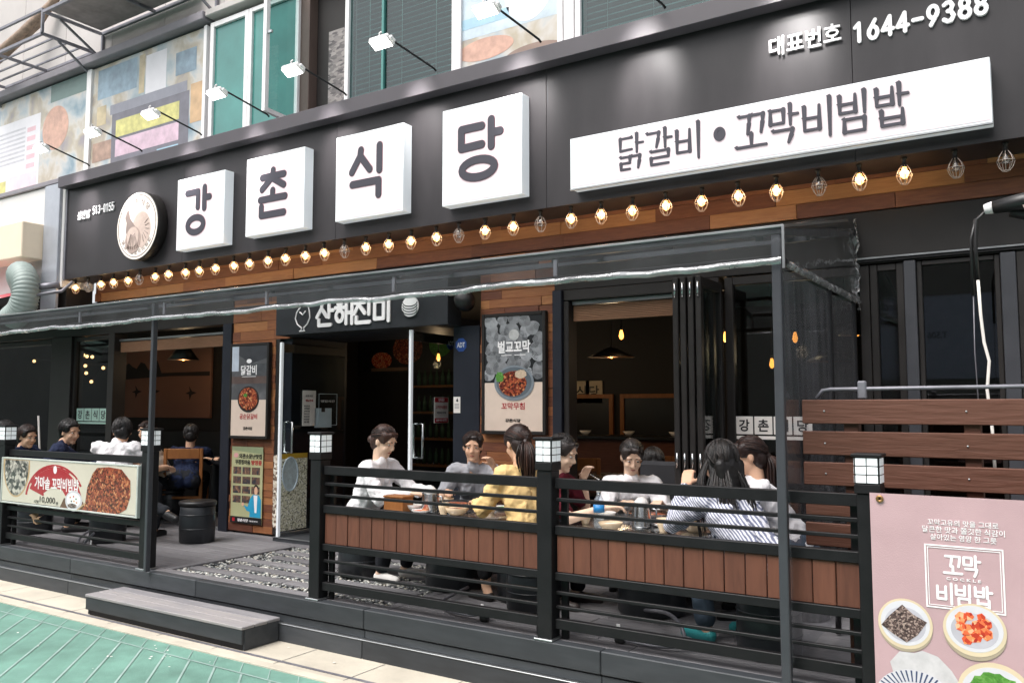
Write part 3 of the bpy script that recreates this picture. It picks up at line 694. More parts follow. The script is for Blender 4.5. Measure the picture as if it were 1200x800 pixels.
stroke_text('닭갈비·꼬막비빔밥', -2.56, -.655, 3.30, 3.545, y, .0235, MAT['letter_grey'], b, 'brush', gap=.10, ext=.003, name='letter')
obj('steel_edge', MB().box(-2.967, -.235, 5.381, 5.40, 3.211, 3.2215, .001), MAT['alu'], b)
def sign_text(body, x0, x1, z0, z1, bold): return text(body, x0, x1, z0, z1, SY-.012, MAT['white_letter'], S, bold, .012, 'letter')
def sign_num(body, x0, x1, z0, z1, w): return stroke_text(body, x0, x1, z0, z1, SY-.001, w, MAT['white_letter'], S, gap=.14, ext=.012, name='letter')
sign_text('대표번호', -1.505, -1.05, 3.925, 4.055, .012)
sign_num('1644-9388', -.985, -.235, 3.905, 4.02, .024)
sign_text('삼산점', -9.72, -9.47, 3.83, 3.93, .002); sign_num('513-0155', -9.42, -8.99, 3.865, 3.955, .0115)
cx, cz, rr = -8.36, 3.585, .372        # round emblem with a hen
d = obj('emblem_disc', MB().lathe([(rr, 0), (rr+.004, .01), (rr+.004, .115), (rr-.004, .12)], (cx, SY-.12, cz), 48, True, M.Rotation(R(-90), 4, 'X')), MAT['frame_dark'], S)
CREAM = pm('emblem_cream', '#eadfd6', .45, bump=0, var=.03, emit=.1); BRN = pm('emblem_brown', '#8b7a74', .5, bump=0, var=.06)
def disc(y, r, mat, name, sx=1, sz=1, ox=0, oz=0, par=d, n=40):
    return obj(name, MB().prism([(cx+ox+r*sx*math.cos(2*math.pi*t/n), cz+oz+r*sz*math.sin(2*math.pi*t/n)) for t in range(n)], y-.002, y), mat, par)
fy0 = SY-.1215
disc(fy0, rr-.003, CREAM, 'emblem_face')
obj('emblem_ring', MB().tube([(cx+(rr-.03)*math.cos(t), fy0-.003, cz+(rr-.03)*math.sin(t)) for t in [2*math.pi*i/40 for i in range(41)]], .004, 5), BRN, d)
LB = pm('hen_pale', '#c9b3a8', .5, bump=0, var=.1, scale=20); MB2 = pm('hen_mid', '#a8938a', .5, bump=0, var=.1, scale=20)
def blob(pts, y, mat, name): return obj(name, MB().prism([(cx+x, cz+z) for x, z in pts], fy0-y-.002, fy0-y), mat, d)
blob([(-.20, .16), (-.175, .20), (-.15, .18), (-.13, .10), (-.06, .03), (-.02, -.01), (-.06, -.08), (-.16, -.12), (-.20, -.05), (-.19, .05), (-.22, .11)], .003, BRN, 'hen_neck')
blob([(.17*math.cos(t)+.08, .20*math.sin(t)-.05) for t in [2*math.pi*i/20 for i in range(20)]], .0028, LB, 'hen_wing')
blob([(.14*math.cos(t)-.06, .15*math.sin(t)-.15) for t in [2*math.pi*i/20 for i in range(20)]], .0052, MB2, 'shell_shape')
blob([(.11*math.cos(t)-.06, .11*math.sin(t)-.12) for t in [2*math.pi*i/20 for i in range(20)]], .0076, LB, 'shell_shape')
mb = MB()
for k in range(7): mb.tube([(cx-.06+.13*math.sin(t_)*q/6, fy0-.0105, cz-.02-.24*q/6+.02*abs(t_)) for t_ in [(-.9+.3*k)] for q in range(2, 7)], .0035, 4)
for k in range(6): mb.tube([(cx+.08+.15*math.cos(-1.2+.35*k)*q/6, fy0-.0065, cz-.03+.17*math.sin(-1.2+.35*k)*q/6) for q in range(3, 7)], .003, 4)
obj('hen_lines', mb, BRN, d)
for i, ch in enumerate('강촌식당'):
    a = R(118-i*24); px, pz = cx+.27*math.cos(a), cz+.27*math.sin(a)
    xf = M.Translation((px, 0, pz)) @ M.Rotation(-(a-R(90)), 4, 'Y') @ M.Translation((-px, 0, -pz))
    text(ch, px-.035, px+.035, pz-.035, pz+.035, fy0-.0025, BRN, d, .01, xf=xf)
for i, ch in enumerate('닭갈비&꼬막비빔밥'):
    a = R(215+i*13.5); px, pz = cx+.29*math.cos(a), cz+.29*math.sin(a)
    xf = M.Translation((px, 0, pz)) @ M.Rotation(-(a+R(90)), 4, 'Y') @ M.Translation((-px, 0, -pz))
    text(ch, px-.024, px+.024, pz-.026, pz+.026, fy0-.0025, BRN, d, .008, xf=xf)

# caged bulbs: one lit and one unlit prototype, copied along the bottom of the sign
def cage_lamp(lit):
    t = thing('caged_bulb', (0, 0, 0), '', 'lamp')
    obj('socket', MB().lathe([(.004, .0), (.018, -.001), (.018, -.012), (.013, -.014), (.013, -.045), (.017, -.047), (.017, -.058), (.004, -.06)], seg=12), MAT['frame_dark'], t)
    b = obj('bulb', MB().lathe([(.003, -.058), (.012, -.062), (.016, -.078), (.024, -.100), (.021, -.118), (.010, -.130), (.001, -.133)], seg=12), MAT['bulb_on' if lit else 'bulb_off'], t)
    if lit: obj('filament', MB().ball((0, 0, -.098), (.026, .026, .018), 10, 6), MAT['bulb_core'], b)
    else: obj('filament', MB().tube([(0, 0, -.062), (.004, 0, -.08), (-.004, 0, -.10), (.002, 0, -.11)], .0015, 5), MAT['galv'], b)
    c = MB()
    for k in range(7):
        a = 2*math.pi*k/7; ca, sa = math.cos(a), math.sin(a)
        c.tube([(r*ca, r*sa, z) for r, z in ((.017, -.05), (.036, -.078), (.047, -.108), (.036, -.142), (.018, -.166))], .0021, 5, False)
    for r, z in ((.047, -.108), (.018, -.166)):
        c.tube([(r*math.cos(a), r*math.sin(a), z) for a in [2*math.pi*i/14 for i in range(15)]], .0024, 5, False)
    obj('cage', c, MAT['cage'], t)
    return t
LX = [-.19-.2612*k for k in range(38)]
UNLIT = {0, 1, 4, 12-0, 15, 20, 32, 36}
def lamp_zone(x):
    for n, a, b in (('under the small branch number', -10, -8.75), ('below the round hen emblem', -8.75, -7.85), ('below the leftmost white box 강', -7.85, -6.75),
                    ('below the second letter box 촌', -6.75, -5.58), ('below the third letter box 식', -5.58, -4.37), ('below the fourth letter box 당', -4.37, -3.2),
                    ('below the left half of the wide sign box', -3.2, -1.6), ('below the right half of the wide sign box', -1.6, .2)):
        if a <= x < b: return n
ORD = ['first', 'second', 'third', 'fourth', 'fifth', 'sixth', 'seventh']
cnt = {}; todo = []
for k in range(37, -1, -1):
    z = lamp_zone(LX[k]); st_ = 'unlit' if k in UNLIT else 'lit'; cnt.setdefault((z, st_), []).append(k); todo.append((k, z, st_))
protos = {'lit': cage_lamp(True), 'unlit': cage_lamp(False)}; index_kids(); used = set()
for k, z, st_ in todo:
    o = protos[st_] if st_ not in used else copy_tree(protos[st_]); used.add(st_)
    o.location = (LX[k]+rnd.uniform(-.012, .012), SY+.06+rnd.uniform(-.01, .01), 3.14); o.rotation_euler = (rnd.uniform(-.05, .05), rnd.uniform(-.06, .06), rnd.random()*6)
    l = cnt[(z, st_)]; i = l.index(k)
    lab = f'only {st_} caged bulb {z}' if len(l) == 1 else f'{ORD[i]} {st_} caged bulb from the left, {z}'
    setp(o, lab, 'lamp', f'caged bulbs hanging in a row under the sign')
# floodlights on arms above the sign
def flood():
    t = thing('floodlight', (0, 0, 0), '', 'floodlight')
    obj('arm', MB().tube([(.20, .46, -.12), (.19, .44, -.10), (.03, .04, .055), (0, 0, .07)], .009, 8), MAT['fence_black'], t)
    m = M.Rotation(R(-28), 4, 'X')
    h = obj('lamp_head', MB().box(-.10, .10, -.055, .055, -.012, .030, .01, m).box(-.065, .065, -.03, .03, .031, .055, .008, m).box(.101, .125, -.03, .03, -.005, .025, .006, m), MAT['white'], t)
    obj('lens', MB().box(-.09, .09, -.046, .046, -.016, -.0125, .001, m), emat('flood_lens', (1, .96, .93), 6), h)
    obj('bracket', MB().tube([(-.02, 0, .05), (-.02, 0, .085), (.0, 0, .09)], .008, 6), MAT['white'], t)
    return t
FX = [-9.55+i*1.022 for i in range(9)]
FL = ['above the branch telephone number', 'above the round hen emblem', 'above the gap left of the letter box 강', 'above the letter box 촌', 'in front of the open casement',
      'between the letter boxes 식 and 당', 'above the gap right of the letter box 당', 'above the left part of the wide menu box', 'above the telephone number 1644']
fp = flood(); index_kids()
for i, x in enumerate(FX):
    o = fp if i == 0 else copy_tree(fp); o.location = (x, 4.93, 4.53)
    setp(o, 'white floodlight on a thin black arm '+FL[i], 'floodlight', 'floodlights on arms above the sign')
    l = bpy.data.lights.new('flood', 'SPOT'); l.energy = 110; l.spot_size = R(46); l.spot_blend = 1.; l.shadow_soft_size = .10; l.color = (1, .97, .95)
    lo = bpy.data.objects.new('flood_beam', l); COL.objects.link(lo); lo.location = (x, 4.955, 4.505)
    lo.rotation_euler = (V((0.02, .545, -.545))).to_track_quat('-Z', 'Y').to_euler()

# ---------------------------------------------------------------- canopy of poles and clear film over the deck
CY, CT, CB = 4.07, 2.482, 2.305        # front plane, top and bottom of the front band
CN = thing('deck_canopy', (-5, 5, DZ), 'dark framed canopy with a wavy clear plastic valance over the deck', 'canopy')
CX0, CX1 = -13, -1.10
f = MB().box(CX0, CX1+.03, CY, CY+.04, CT-.035, CT, .004); obj('front_beam', f, MAT['pole'], CN)
f = MB().box(CX0, CX1-.022, CY+.006, CY+.036, CB+.012, CB+.04, .004); obj('front_rail', f, MAT['fence_black'], CN)
for x in (-1.112, -6.075):
    pw_ = .022 if x > -2 else .016
    obj('pole', MB().box(x-pw_, x+pw_, CY+.002, CY+.044, .0065 if x > -2 else .32, CT-.037, .004), MAT['pole'], CN)
for x in (-2.35, -3.55, -4.75, -5.95, -7.15, -9.7, -10.9, -12.1):
    obj('film_post', MB().box(x-.012, x+.012, CY+.012, CY+.03, CB+.042, CT-.037, .002), MAT['galv'], CN)
zt = lambda y: CT+(y-CY)*.2             # roof slope up to the wall
for i in range(11):
    x = CX0+.1+i*1.17; obj('rafter', MB().bar((x, CY+.04, zt(CY)-.03), (x, WY-.05, zt(WY)-.06), .04, .05), MAT['pole'], CN)
for y in (4.7, 5.3): obj('purlin', MB().bar((CX0, y, zt(y)-.075), (CX1, y, zt(y)-.075), .03, .03), MAT['pole'], CN)
obj('side_rail', MB().bar((CX1, CY+.045, CT-.02), (CX1, WY-.03, zt(WY)-.09), .03, .035), MAT['pole'], CN)
obj('side_rail', MB().bar((CX1, CY+.045, CB+.02), (CX1, WY-.03, CB+.02), .03, .03), MAT['fence_black'], CN)
obj('side_trim', MB().bar((CX1+.028, CY, CT), (CX1+.028, WY-.3, zt(WY-.3)+.01), .012, .014), MAT['alu'], CN)
obj('corner_trim', MB().bar((CX1+.03, CY-.012, CB-.03), (CX1+.03, CY-.012, CT), .012, .012), MAT['alu'], CN)
for y in (5.143, 5.86): obj('side_post', MB().box(CX1-.015, CX1+.015, y-.015, y+.015, .32, CB+.002, .003), MAT['fence_black'], CN)
wob = lambda a, s: .5*math.sin(a*3.1+s)+.3*math.sin(a*7.7+s*2)+.2*math.sin(a*17.3+s*3)
obj('roof_film', MB().grid(lambda u, v: (CX0+u*(CX1-CX0), CY+.01+v*(WY-.06-CY), zt(CY+v*(WY-CY))+.012+.008*wob(u*20, v*5)), 120, 10), glass_mat('roof_film', (.86, .86, .87), .05, .16, (.5, .5, .5), .2, .1, 4), CN)
obj('front_film', MB().grid(lambda u, v: (CX0+u*(CX1+.02-CX0), CY-.012+.005*wob(u*30, v*2), CB-.005+.010*wob(u*14, 1)*(1-v)+v*(CT-CB+.012)), 260, 8), MAT['vinyl'], CN)
def hem(u, v):
    z = CB-.012+.010*wob(u*14, 1)+.004*wob(u*40, 2)
    return (CX0+u*(CX1+.02-CX0), CY-.020-.016*math.sin(v*3.1)*(1+.7*wob(u*55, 4)), z+v*.034)
obj('film_hem', MB().grid(hem, 420, 4), MAT['vinyl_hem'], CN)
obj('top_trim', MB().box(CX0, CX1+.034, CY-.017, CY-.005, CT-.006, CT+.006, .002), MAT['alu'], CN)
obj('side_film', MB().grid(lambda u, v: (CX1+.022+.004*wob(u*5, v*3), CY+.03+u*(WY-.03-CY), CB-.01+v*(CT-CB+u*.33)), 40, 8), MAT['vinyl'], CN)
obj('side_hem', MB().grid(lambda u, v: (CX1+.03+.014*math.sin(v*3.1)*(1+.6*wob(u*14, 4)), CY+.03+u*(WY-.03-CY), CB-.02+.006*wob(u*30, 1)+v*.04), 80, 4), MAT['vinyl_hem'], CN)
obj('side_curtain', MB().grid(lambda u, v: (CX1-.0+.006*wob(u*4, v*2), CY+.05+u*(WY-.07-CY), .40+v*(CB-.42)), 50, 16), MAT['vinyl_clear'], CN)
obj('crumpled_corner', MB().grid(lambda u, v: (CX1+.02+.02*wob(v*5, u*3)+.02*u, WY-.04+.03*math.sin(u*5)+.012*wob(v*7, u), 2.25+v*.60), 8, 40), MAT['vinyl_hem'], CN)

# ---------------------------------------------------------------- fence: lantern posts and railings
def lantern_post():
    t = thing('lantern_post', (0, 0, 0), '', 'fence post')
    obj('post', MB().box(-.048, .048, -.048, .048, .012, .955, .004), MAT['fence_black'], t)
    obj('base_plate', MB().box(-.06, .06, -.066, .055, 0, .0115, .003), MAT['alu'], t)
    l = MB().box(-.056, .056, -.056, .056, .9555, 1.0, .003).box(-.066, .066, -.066, .066, 1.13, 1.145, .004).box(-.054, .054, -.054, .054, 1.0005, 1.129)
    lt = obj('lantern', l, MAT['fence_black'], t)
    for rot in range(4):
        mt = M.Rotation(rot*math.pi/2, 4, 'Z')
        for c in (0, 1):
            for r in range(3):
                x0 = -.048+c*.0495; zz = 1.006+r*.041
                obj('lantern_pane', MB().box(x0, x0+.0455, -.0565, -.054, zz, zz+.036, .001, mt), MAT['lamp_pane'], lt)
    return t
PX = [(-8.46, 4.18, 'leftmost black lantern post cut by the frame, left of the food banner'), (-6.215, 4.19, 'black lantern post at the right end of the food banner by the step'),
      (-4.283, 4.19, 'black lantern post on the right side of the pebbled entrance'), (-2.46, 4.185, 'black lantern post between the two plank panelled railings'), (-.735, 4.15, 'black lantern post in front of the horizontal board fence at the pink banner')]
lp = lantern_post(); index_kids()
for i, (x, y, l) in enumerate(PX):
    o = lp if i == 0 else copy_tree(lp); o.location = (x, y, DZ+.0015); o.scale = (1, 1, .985 if i != 4 else .95)
    setp(o, l, 'fence post', 'lantern topped posts of the deck fence')
RZ = [(1.151, 1.209, .04), (1.077, 1.098, .022), (1.002, 1.021, .022), (.893, .945, .045), (.642, .686, .045), (.562, .581, .022), (.484, .502, .022), (.375, .430, .04)]
def railing(x0, x1, label, planks=True, y=4.19, drop=0.):
    t = thing('railing', ((x0+x1)/2, y, DZ), label, 'railing', 'black tube railings along the deck edge')
    for i, (a, b, d) in enumerate(RZ):
        if not planks and i in (1, 2, 3): continue
        obj('rail', MB().box(x0, x1, y-d/2, y+d/2, a-drop, b-drop, .003), MAT['fence_black'], t)
    for x in (x0+.03, x1-.03):
        obj('upright', MB().box(x-.02, x+.02, y+.03, y+.058, DZ+.002, 1.15, .003), MAT['fence_black'], t)
    if planks:
        n = round((x1-x0)/.107); w = (x1-x0-.01)/n
        for i in range(n):
            obj('plank', MB().box(x0+.005+i*w+.0025, x0+.005+(i+1)*w-.0025, y-.008+rnd.uniform(-.002, .002), y+.012, .6865, .8925, .003), MAT['wood_plank'], t)
    return t
railing(-4.232, -2.512, 'black railing with brown upright planks between the entrance post and the middle post')
railing(-2.408, -.787, 'black railing with brown upright planks between the middle post and the pink banner')
railing(-8.41, -6.266, 'black railing of bare horizontal tubes behind the long food banner', False)
railing(-13.5, -8.512, 'black railing of bare tubes at the far left edge', False)
# horizontal board fence on the right
bf = thing('board_fence', (.2, 4.42, 0), 'brown fence of wide horizontal boards with a metal pipe on top', 'fence')
for a, b in ((1.527, 1.647), (1.372, 1.490), (1.222, 1.336), (1.072, 1.186), (.922, 1.036), (.772, .886), (.62, .736)):
    x = -1.085+rnd.uniform(-.004, .004)
    obj('board', MB().box(x, 1.2, 4.40, 4.425, a, b, .004), MAT['slat_wood'], bf)
for x in (-.86, -.33, .3, .95): obj('post', MB().box(x-.035, x+.035, 4.427, 4.50, .0, 1.60, .004), MAT['slat_wood'], bf)
for x in (-.98, -.35, .3): 
    for z in (1.59, 1.43, 1.28): obj('screw', MB().ball((x, 4.398, z), (.005, .003, .005), 6, 4), MAT['alu'], bf)
obj('top_pipe', MB().tube([(-1.03, 4.47, 1.655), (-1.0, 4.47, 1.695), (-.96, 4.47, 1.70), (1.2, 4.47, 1.712)], .010, 8), MAT['galv'], bf)
obj('pipe_clip', MB().box(-.83, -.79, 4.45, 4.49, 1.65, 1.74, .006), MAT['galv'], bf)
# pink banner
P = thing('pink_banner', (-.1, 4.08, .2), 'large dusty pink food banner tied in front of the fence at the right', 'banner')
px0, px1, pz1, py = -.722, 1.0, 1.228, 4.075
obj('sheet', MB().grid(lambda u, v: (px0+u*(px1-px0), py+.0006*math.sin(u*9+v*2), .06+v*(pz1-.06)), 40, 24), MAT['pink'], P)
obj('eyelet', MB().lathe([(.006, 0), (.006, .004), (.016, .004), (.017, 0)], (px0+.042, py-.004, 1.203), 14, True, M.Rotation(R(90), 4, 'X')), pm('brass', '#a07a50', .35, metal=.8, bump=0), P)
ty = py-.0016; xf = None
text('꼬막고유의 맛을 그대로', -.49, -.224, 1.104, 1.130, ty, MAT['white_ink'], P, .006)
text('달큰한 맛과 쫄깃한 식감이', -.512, -.202, 1.073, 1.100, ty, MAT['white_ink'], P, .006)
text('살아있는 영양 한 그릇', -.482, -.233, 1.042, 1.068, ty, MAT['white_ink'], P, .006)
mb = MB()
for ins, w in ((0, .006), (.011, .003)):
    a, b, c, e = -.507+ins, -.21-ins, .755+ins, 1.022-ins
    mb.box(a, b, ty-.001, ty, e-w, e).box(a, b, ty-.001, ty, c, c+w).box(a, a+w, ty-.0011, ty, c+w, e-w).box(b-w, b, ty-.0011, ty, c+w, e-w)
obj('printed_frame', mb, MAT['white_ink'], P)
stroke_text('꼬막', -.433, -.294, .902, .985, ty, .0105, MAT['white_ink'], P, ext=.0004, gap=.08)
text('C O C K L E', -.426, -.296, .877, .889, ty, MAT['white_ink'], P, .02)
stroke_text('비빔밥', -.465, -.255, .777, .862, ty, .0105, MAT['white_ink'], P, ext=.0004, gap=.06)
POT = pm('print_pottery', '#d8c6a8', .5, bump=0, var=.06); PIN = pm('print_bowl_inside', '#d3d0d6', .5, bump=0, var=.08)
def ell(cx, cz, rx, rz, y, mat, par, name='print', n=36, rot=0., wob_=0.):
    pts = []
    for i in range(n):
        a = 2*math.pi*i/n; q = 1+wob_*rnd.uniform(-1, 1); x, z = rx*q*math.cos(a), rz*q*math.sin(a)
        pts.append((cx+x*math.cos(rot)-z*math.sin(rot), cz+x*math.sin(rot)+z*math.cos(rot)))
    return obj(name, MB().prism(pts, y-.0008, y), mat, par)
NORI = ramp_mat('print_seaweed', [(0, '#2c201f'), (.5, '#5a4744'), (1, '#b09a90')], 150, tex='voronoi'); KIM = ramp_mat('print_radish', [(0, '#a8281a'), (.4, '#d8502e'), (.75, '#ee9058'), (1, '#f6b890')], 60, tex='voronoi')
GRN = ramp_mat('print_greens', [(0, '#1c3218'), (.5, '#4f8a34'), (1, '#9cc878')], 30, dist=2); CLO = pm('print_cloth', '#c8c4c6', .6, var=.12, scale=18, bump=0)
SHD = pm('print_bowl_side', '#a89a86', .5, bump=0, var=.1)
ell(-.594, .660, .108, .108, ty, SHD, P); ell(-.594, .671, .109, .107, ty-.0006, POT, P); ell(-.594, .674, .098, .095, ty-.0012, PIN, P); ell(-.594, .668, .082, .074, ty-.0016, pm('print_bowl_deep', '#bdb9c2', .5, bump=0, var=.1), P)
obj('print', MB().prism([(-.690, .655), (-.655, .70), (-.603, .752), (-.56, .715), (-.507, .688), (-.545, .63), (-.59, .592), (-.64, .62)], ty-.0034, ty-.0028), NORI, P)
ell(-.328, .668, .117, .112, ty-.0012, SHD, P); ell(-.328, .681, .118, .108, ty-.0020, POT, P); ell(-.328, .686, .106, .095, ty-.0026, PIN, P); ell(-.328, .678, .088, .072, ty-.0030, _mats['print_bowl_deep'], P)
for x, z, r in ((-.375, .725, .026), (-.355, .68, .028), (-.31, .695, .03), (-.285, .67, .026), (-.325, .655, .025), (-.28, .71, .022), (-.355, .64, .022), (-.38, .69, .02), (-.30, .735, .018), (-.345, .735, .018)):
    obj('print', MB().prism([(x+r*q*math.cos(a), z+r*q*math.sin(a)) for a, q in [(i*math.pi/3+x*9, rnd.uniform(.85, 1.15)) for i in range(6)]], ty-.0044-abs(x)*.001, ty-.0034), KIM, P)
obj('print', MB().prism([(-.66, .50), (-.62, .55), (-.56, .552), (-.53, .566), (-.47, .55), (-.42, .50), (-.36, .40), (-.62, .36)], ty-.0008, ty), CLO, P)
ell(-.262, .43, .138, .128, ty-.0012, POT, P); ell(-.262, .426, .124, .112, ty-.0022, PIN, P); ell(-.262, .415, .108, .10, ty-.0032, GRN, P, wob_=.08)
ell(-.565, .345, .16, .135, ty-.0016, PIN, P)
mb = MB()
for i in range(46):
    a = 2*math.pi*i/46; mb.prism([(-.565+.105*math.cos(a-.025), .345+.085*math.sin(a-.025)), (-.565+.158*math.cos(a-.022), .345+.132*math.sin(a-.022)), (-.565+.158*math.cos(a+.022), .345+.132*math.sin(a+.022)), (-.565+.105*math.cos(a+.025), .345+.085*math.sin(a+.025))], ty-.003, ty-.0026)
obj('print', mb, pm('print_blue', '#3a4668', .5, bump=0), P); ell(-.565, .345, .10, .08, ty-.0032, KIM, P, wob_=.05)

# long food banner on the left railing
F = thing('food_banner', (-7.33, 4.12, .71), 'long cream and red food banner in a lightbox on the left railing', 'banner')
fx0, fx1, fz0, fz1, fyb = -8.41, -6.283, .715, 1.140, 4.118
obj('box_frame', MB().box(fx0, fx1, fyb, fyb+.035, fz0, fz0+.016, .004).box(fx0, fx1, fyb+.001, fyb+.034, fz1-.014, fz1, .003).box(fx1+.0, fx1+.02, fyb-.004, fyb+.034, fz0, fz1, .004).box(fx0-.02, fx0, fyb-.002, fyb+.034, fz0, fz1, .004), pm('banner_frame', '#b9bdb8', .4, var=.08), F)
obj('sheet', MB().box(fx0, fx1, fyb+.006, fyb+.03, fz0+.0225, fz1-.0145), pm('banner_cream', '#d9d0c0', .4, var=.06, scale=3, bump=0), F)
fyp = fyb+.0055; FWD = fx1-fx0; FHT = fz1-fz0
bx = lambda u: fx0+u*FWD
bz = lambda v: fz1-v*FHT
SHELLS = ramp_mat('print_cockles', [(0, '#232120'), (.35, '#5f5a57'), (.6, '#9a938b'), (1, '#d8d0c4')], 34, tex='voronoi', bump=0, rough=.4)
MEAT = ramp_mat('print_spicy_cockles', [(0, '#2e120d'), (.35, '#6e2a1c'), (.65, '#9c4630'), (.9, '#b8683f'), (1, '#d8a070')], 62, tex='voronoi', rough=.4)
POTW = pm('print_basket', '#c9a77c', .5, bump=0, var=.1)
obj('print', MB().prism([(bx(.115)+.235*math.cos(a), bz(.18)+.285*math.sin(a)) for a in [math.pi*(1+i/20) for i in range(21)]]+[(bx(.222), bz(.04)), (bx(.006), bz(.04))], fyp-.0008, fyp), POTW, F)
obj('print', MB().prism([(bx(.115)+.212*math.cos(a), bz(.20)+.262*math.sin(a)) for a in [math.pi*(1.0+i/20.)-.1+.01*i for i in range(21)]]+[(bx(.215), bz(.05)), (bx(.02), bz(.05))], fyp-.0018, fyp-.001), SHELLS, F)
REDB = pm('print_red_brush', '#b0202c', .5, bump=0, var=.08)
def arc_band(c, r0, r1, a0, a1, y, mat, n=24, sx=1., sz=1., ragged=0):
    p = [(c[0]+r1*sx*math.cos(a0+(a1-a0)*i/n), c[1]+r1*sz*math.sin(a0+(a1-a0)*i/n)) for i in range(n+1)]
    q = [(c[0]+(r0+ragged*rnd.uniform(-1, 1))*sx*math.cos(a0+(a1-a0)*i/n), c[1]+(r0+ragged*rnd.uniform(-1, 1))*sz*math.sin(a0+(a1-a0)*i/n)) for i in range(n, -1, -1)]
    mb = MB()
    for i in range(n): mb.prism([p[i], p[i+1], q[n-i-1], q[n-i]], y-.0008, y)
    return obj('print', mb, mat, F)
ac = (bx(.425), bz(.88))
arc_band(ac, .13, .285, R(16), R(160), fyp, REDB, sx=1.55, sz=1.05, ragged=.012)
arc_band(ac, .30, .318, R(30), R(172), fyp, REDB, sx=1.55, sz=1.05, ragged=.006)
arc_band(ac, .286, .299, R(60), R(150), fyp, REDB, sx=1.55, sz=1.05)
ell(bx(.425), bz(.20), .028, .035, fyp-.001, MAT['white_ink'], F)
text('가마솥 꼬막비빔밥', bx(.27), bx(.605), bz(.63), bz(.36), fyp-.001, MAT['white_ink'], F, .022)
text('10,000', bx(.315), bx(.435), bz(.92), bz(.775), fyp-.001, pm('print_brown', '#4a3a34', .5, bump=0), F, .01)
text('원', bx(.44), bx(.456), bz(.92), bz(.855), fyp-.001, _mats['print_brown'], F, .005)
text('1인분', bx(.272), bx(.308), bz(.92), bz(.86), fyp-.001, _mats['print_brown'], F, 0)
obj('print', MB().prism([(bx(.47), bz(.97)), (bx(.50), bz(.76)), (bx(.64), bz(.80)), (bx(.66), bz(.985))], fyp-.001, fyp), pm('print_board', '#6a4630', .5, bump=0, var=.15), F)
obj('print', MB().prism([(bx(.635)+(.325*FWD+.01*rnd.uniform(-1, 1))*u_, z_) for u_, z_ in ((.06, bz(.85)), (.1, bz(.5)), (.2, bz(.22)), (.3, bz(.10)), (.55, bz(.07)), (.8, bz(.10)), (.98, bz(.3)), (1.0, bz(.6)), (.92, bz(.85)), (.75, bz(.965)), (.3, bz(.97)), (0, bz(.96)))], fyp-.0017, fyp-.0011), MEAT, F)
ell(bx(.573), bz(.80), .13, .088, fyp-.0018, PIN, F); ell(bx(.573), bz(.78), .105, .062, fyp-.0028, MAT['white_ink'], F)
ell(bx(.565), bz(.90), .07, .02, fyp-.0038, NORI, F, wob_=.1)
for dx_, dz_, c in ((-.05, .02, '#d07a3a'), (.0, .03, '#c03a2a'), (.04, .01, '#4a7a3a'), (.01, -.01, '#e0a050'), (-.03, -.012, '#3a3030'), (.05, -.02, '#d07a3a')):
    ell(bx(.573)+dx_, bz(.78)+dz_, .011, .007, fyp-.0038, pm('print_topping_'+c[1:], c, .5, bump=0), F, n=10)
obj('print', MB().prism([(bx(.595), bz(.975)), (bx(.66), bz(.80)), (bx(.665), bz(.81)), (bx(.605), bz(.985))], fyp-.0045, fyp-.004), POTW, F)
obj('cover', MB().quad((fx0, fyb+.0003, fz0+.022), (fx1, fyb+.0003, fz0+.022), (fx1, fyb+.0003, fz1-.014), (fx0, fyb+.0003, fz1-.014)), glass_mat('banner_cover', (.97, .97, .97), .05), F)

# ---------------------------------------------------------------- posters and notices on the shop front
def rect(x0, x1, z0, z1, y, mat, par, name='print', t=.0008):
    return obj(name, MB().box(x0, x1, y-t, y, z0, z1), mat, par)
GREYP = ramp_mat('print_grey_photo', [(0, '#2c2c2f'), (.5, '#5a5a5d'), (1, '#8b8b8e')], 5, dist=.6, rough=.35)
SHELLG = pm('print_shell_grey', '#8f9195', .4, var=.35, scale=14, bump=0, rand=.35)
def lightbox_poster(x0, x1, z0, z1, label):
    t = thing('framed_poster', ((x0+x1)/2, WY-.06, z0), label, 'poster')
    y = WY-.062
    obj('frame', MB().box(x0, x0+.03, y, WY-.014, z0, z1, .004).box(x1-.03, x1, y, WY-.014, z0, z1, .004).box(x0+.031, x1-.031, y+.001, WY-.014, z1-.03, z1, .004).box(x0+.031, x1-.031, y+.001, WY-.014, z0, z0+.03, .004), MAT['frame_dark'], t)
    obj('sheet', MB().box(x0+.028, x1-.028, y+.008, y+.016, z0+.028, z1-.028), MAT['cream_print'], t)
    return t, y+.008, x0+.03, x1-.03, z0+.03, z1-.03
# dakgalbi poster left of the door
t, y, a, b, c, e = lightbox_poster(-7.335, -6.735, 1.285, 2.275, 'tall framed poster of a chicken dish on the wood wall left of the entrance')
h = e-c; w = b-a
rect(a, b, c+.40*h, e, y, GREYP, t); rect(a, a+.2*w, c+.72*h, e, y-.001, pm('print_sky', '#b9c2cf', .4, bump=0), t)
obj('print', MB().prism([(a+.2*w, e), (b, e), (b, c+.86*h), (a+.55*w, c+.80*h), (a+.2*w, c+.9*h)], y-.002, y-.001), pm('print_roof', '#3c3d42', .4, bump=0, var=.2, scale=10), t)
rect(a, b, c+.58*h, c+.66*h, y-.001, pm('print_wall', '#5c4c48', .4, bump=0, var=.2, scale=10), t)
rect(a+.45*w, b, c+.66*h, c+.80*h, y-.001, pm('print_window', '#4a4c50', .4, bump=0, var=.3, scale=14), t)
text('닭갈비', a+.27*w, a+.72*w, c+.675*h, c+.785*h, y-.002, MAT['white_ink'], t, .02)
rect(a+.3*w, a+.7*w, c+.655*h, c+.66*h, y-.002, MAT['white_ink'], t)
ell(a+.5*w, c+.83*h, .04, .022, y-.002, MAT['white_ink'], t)
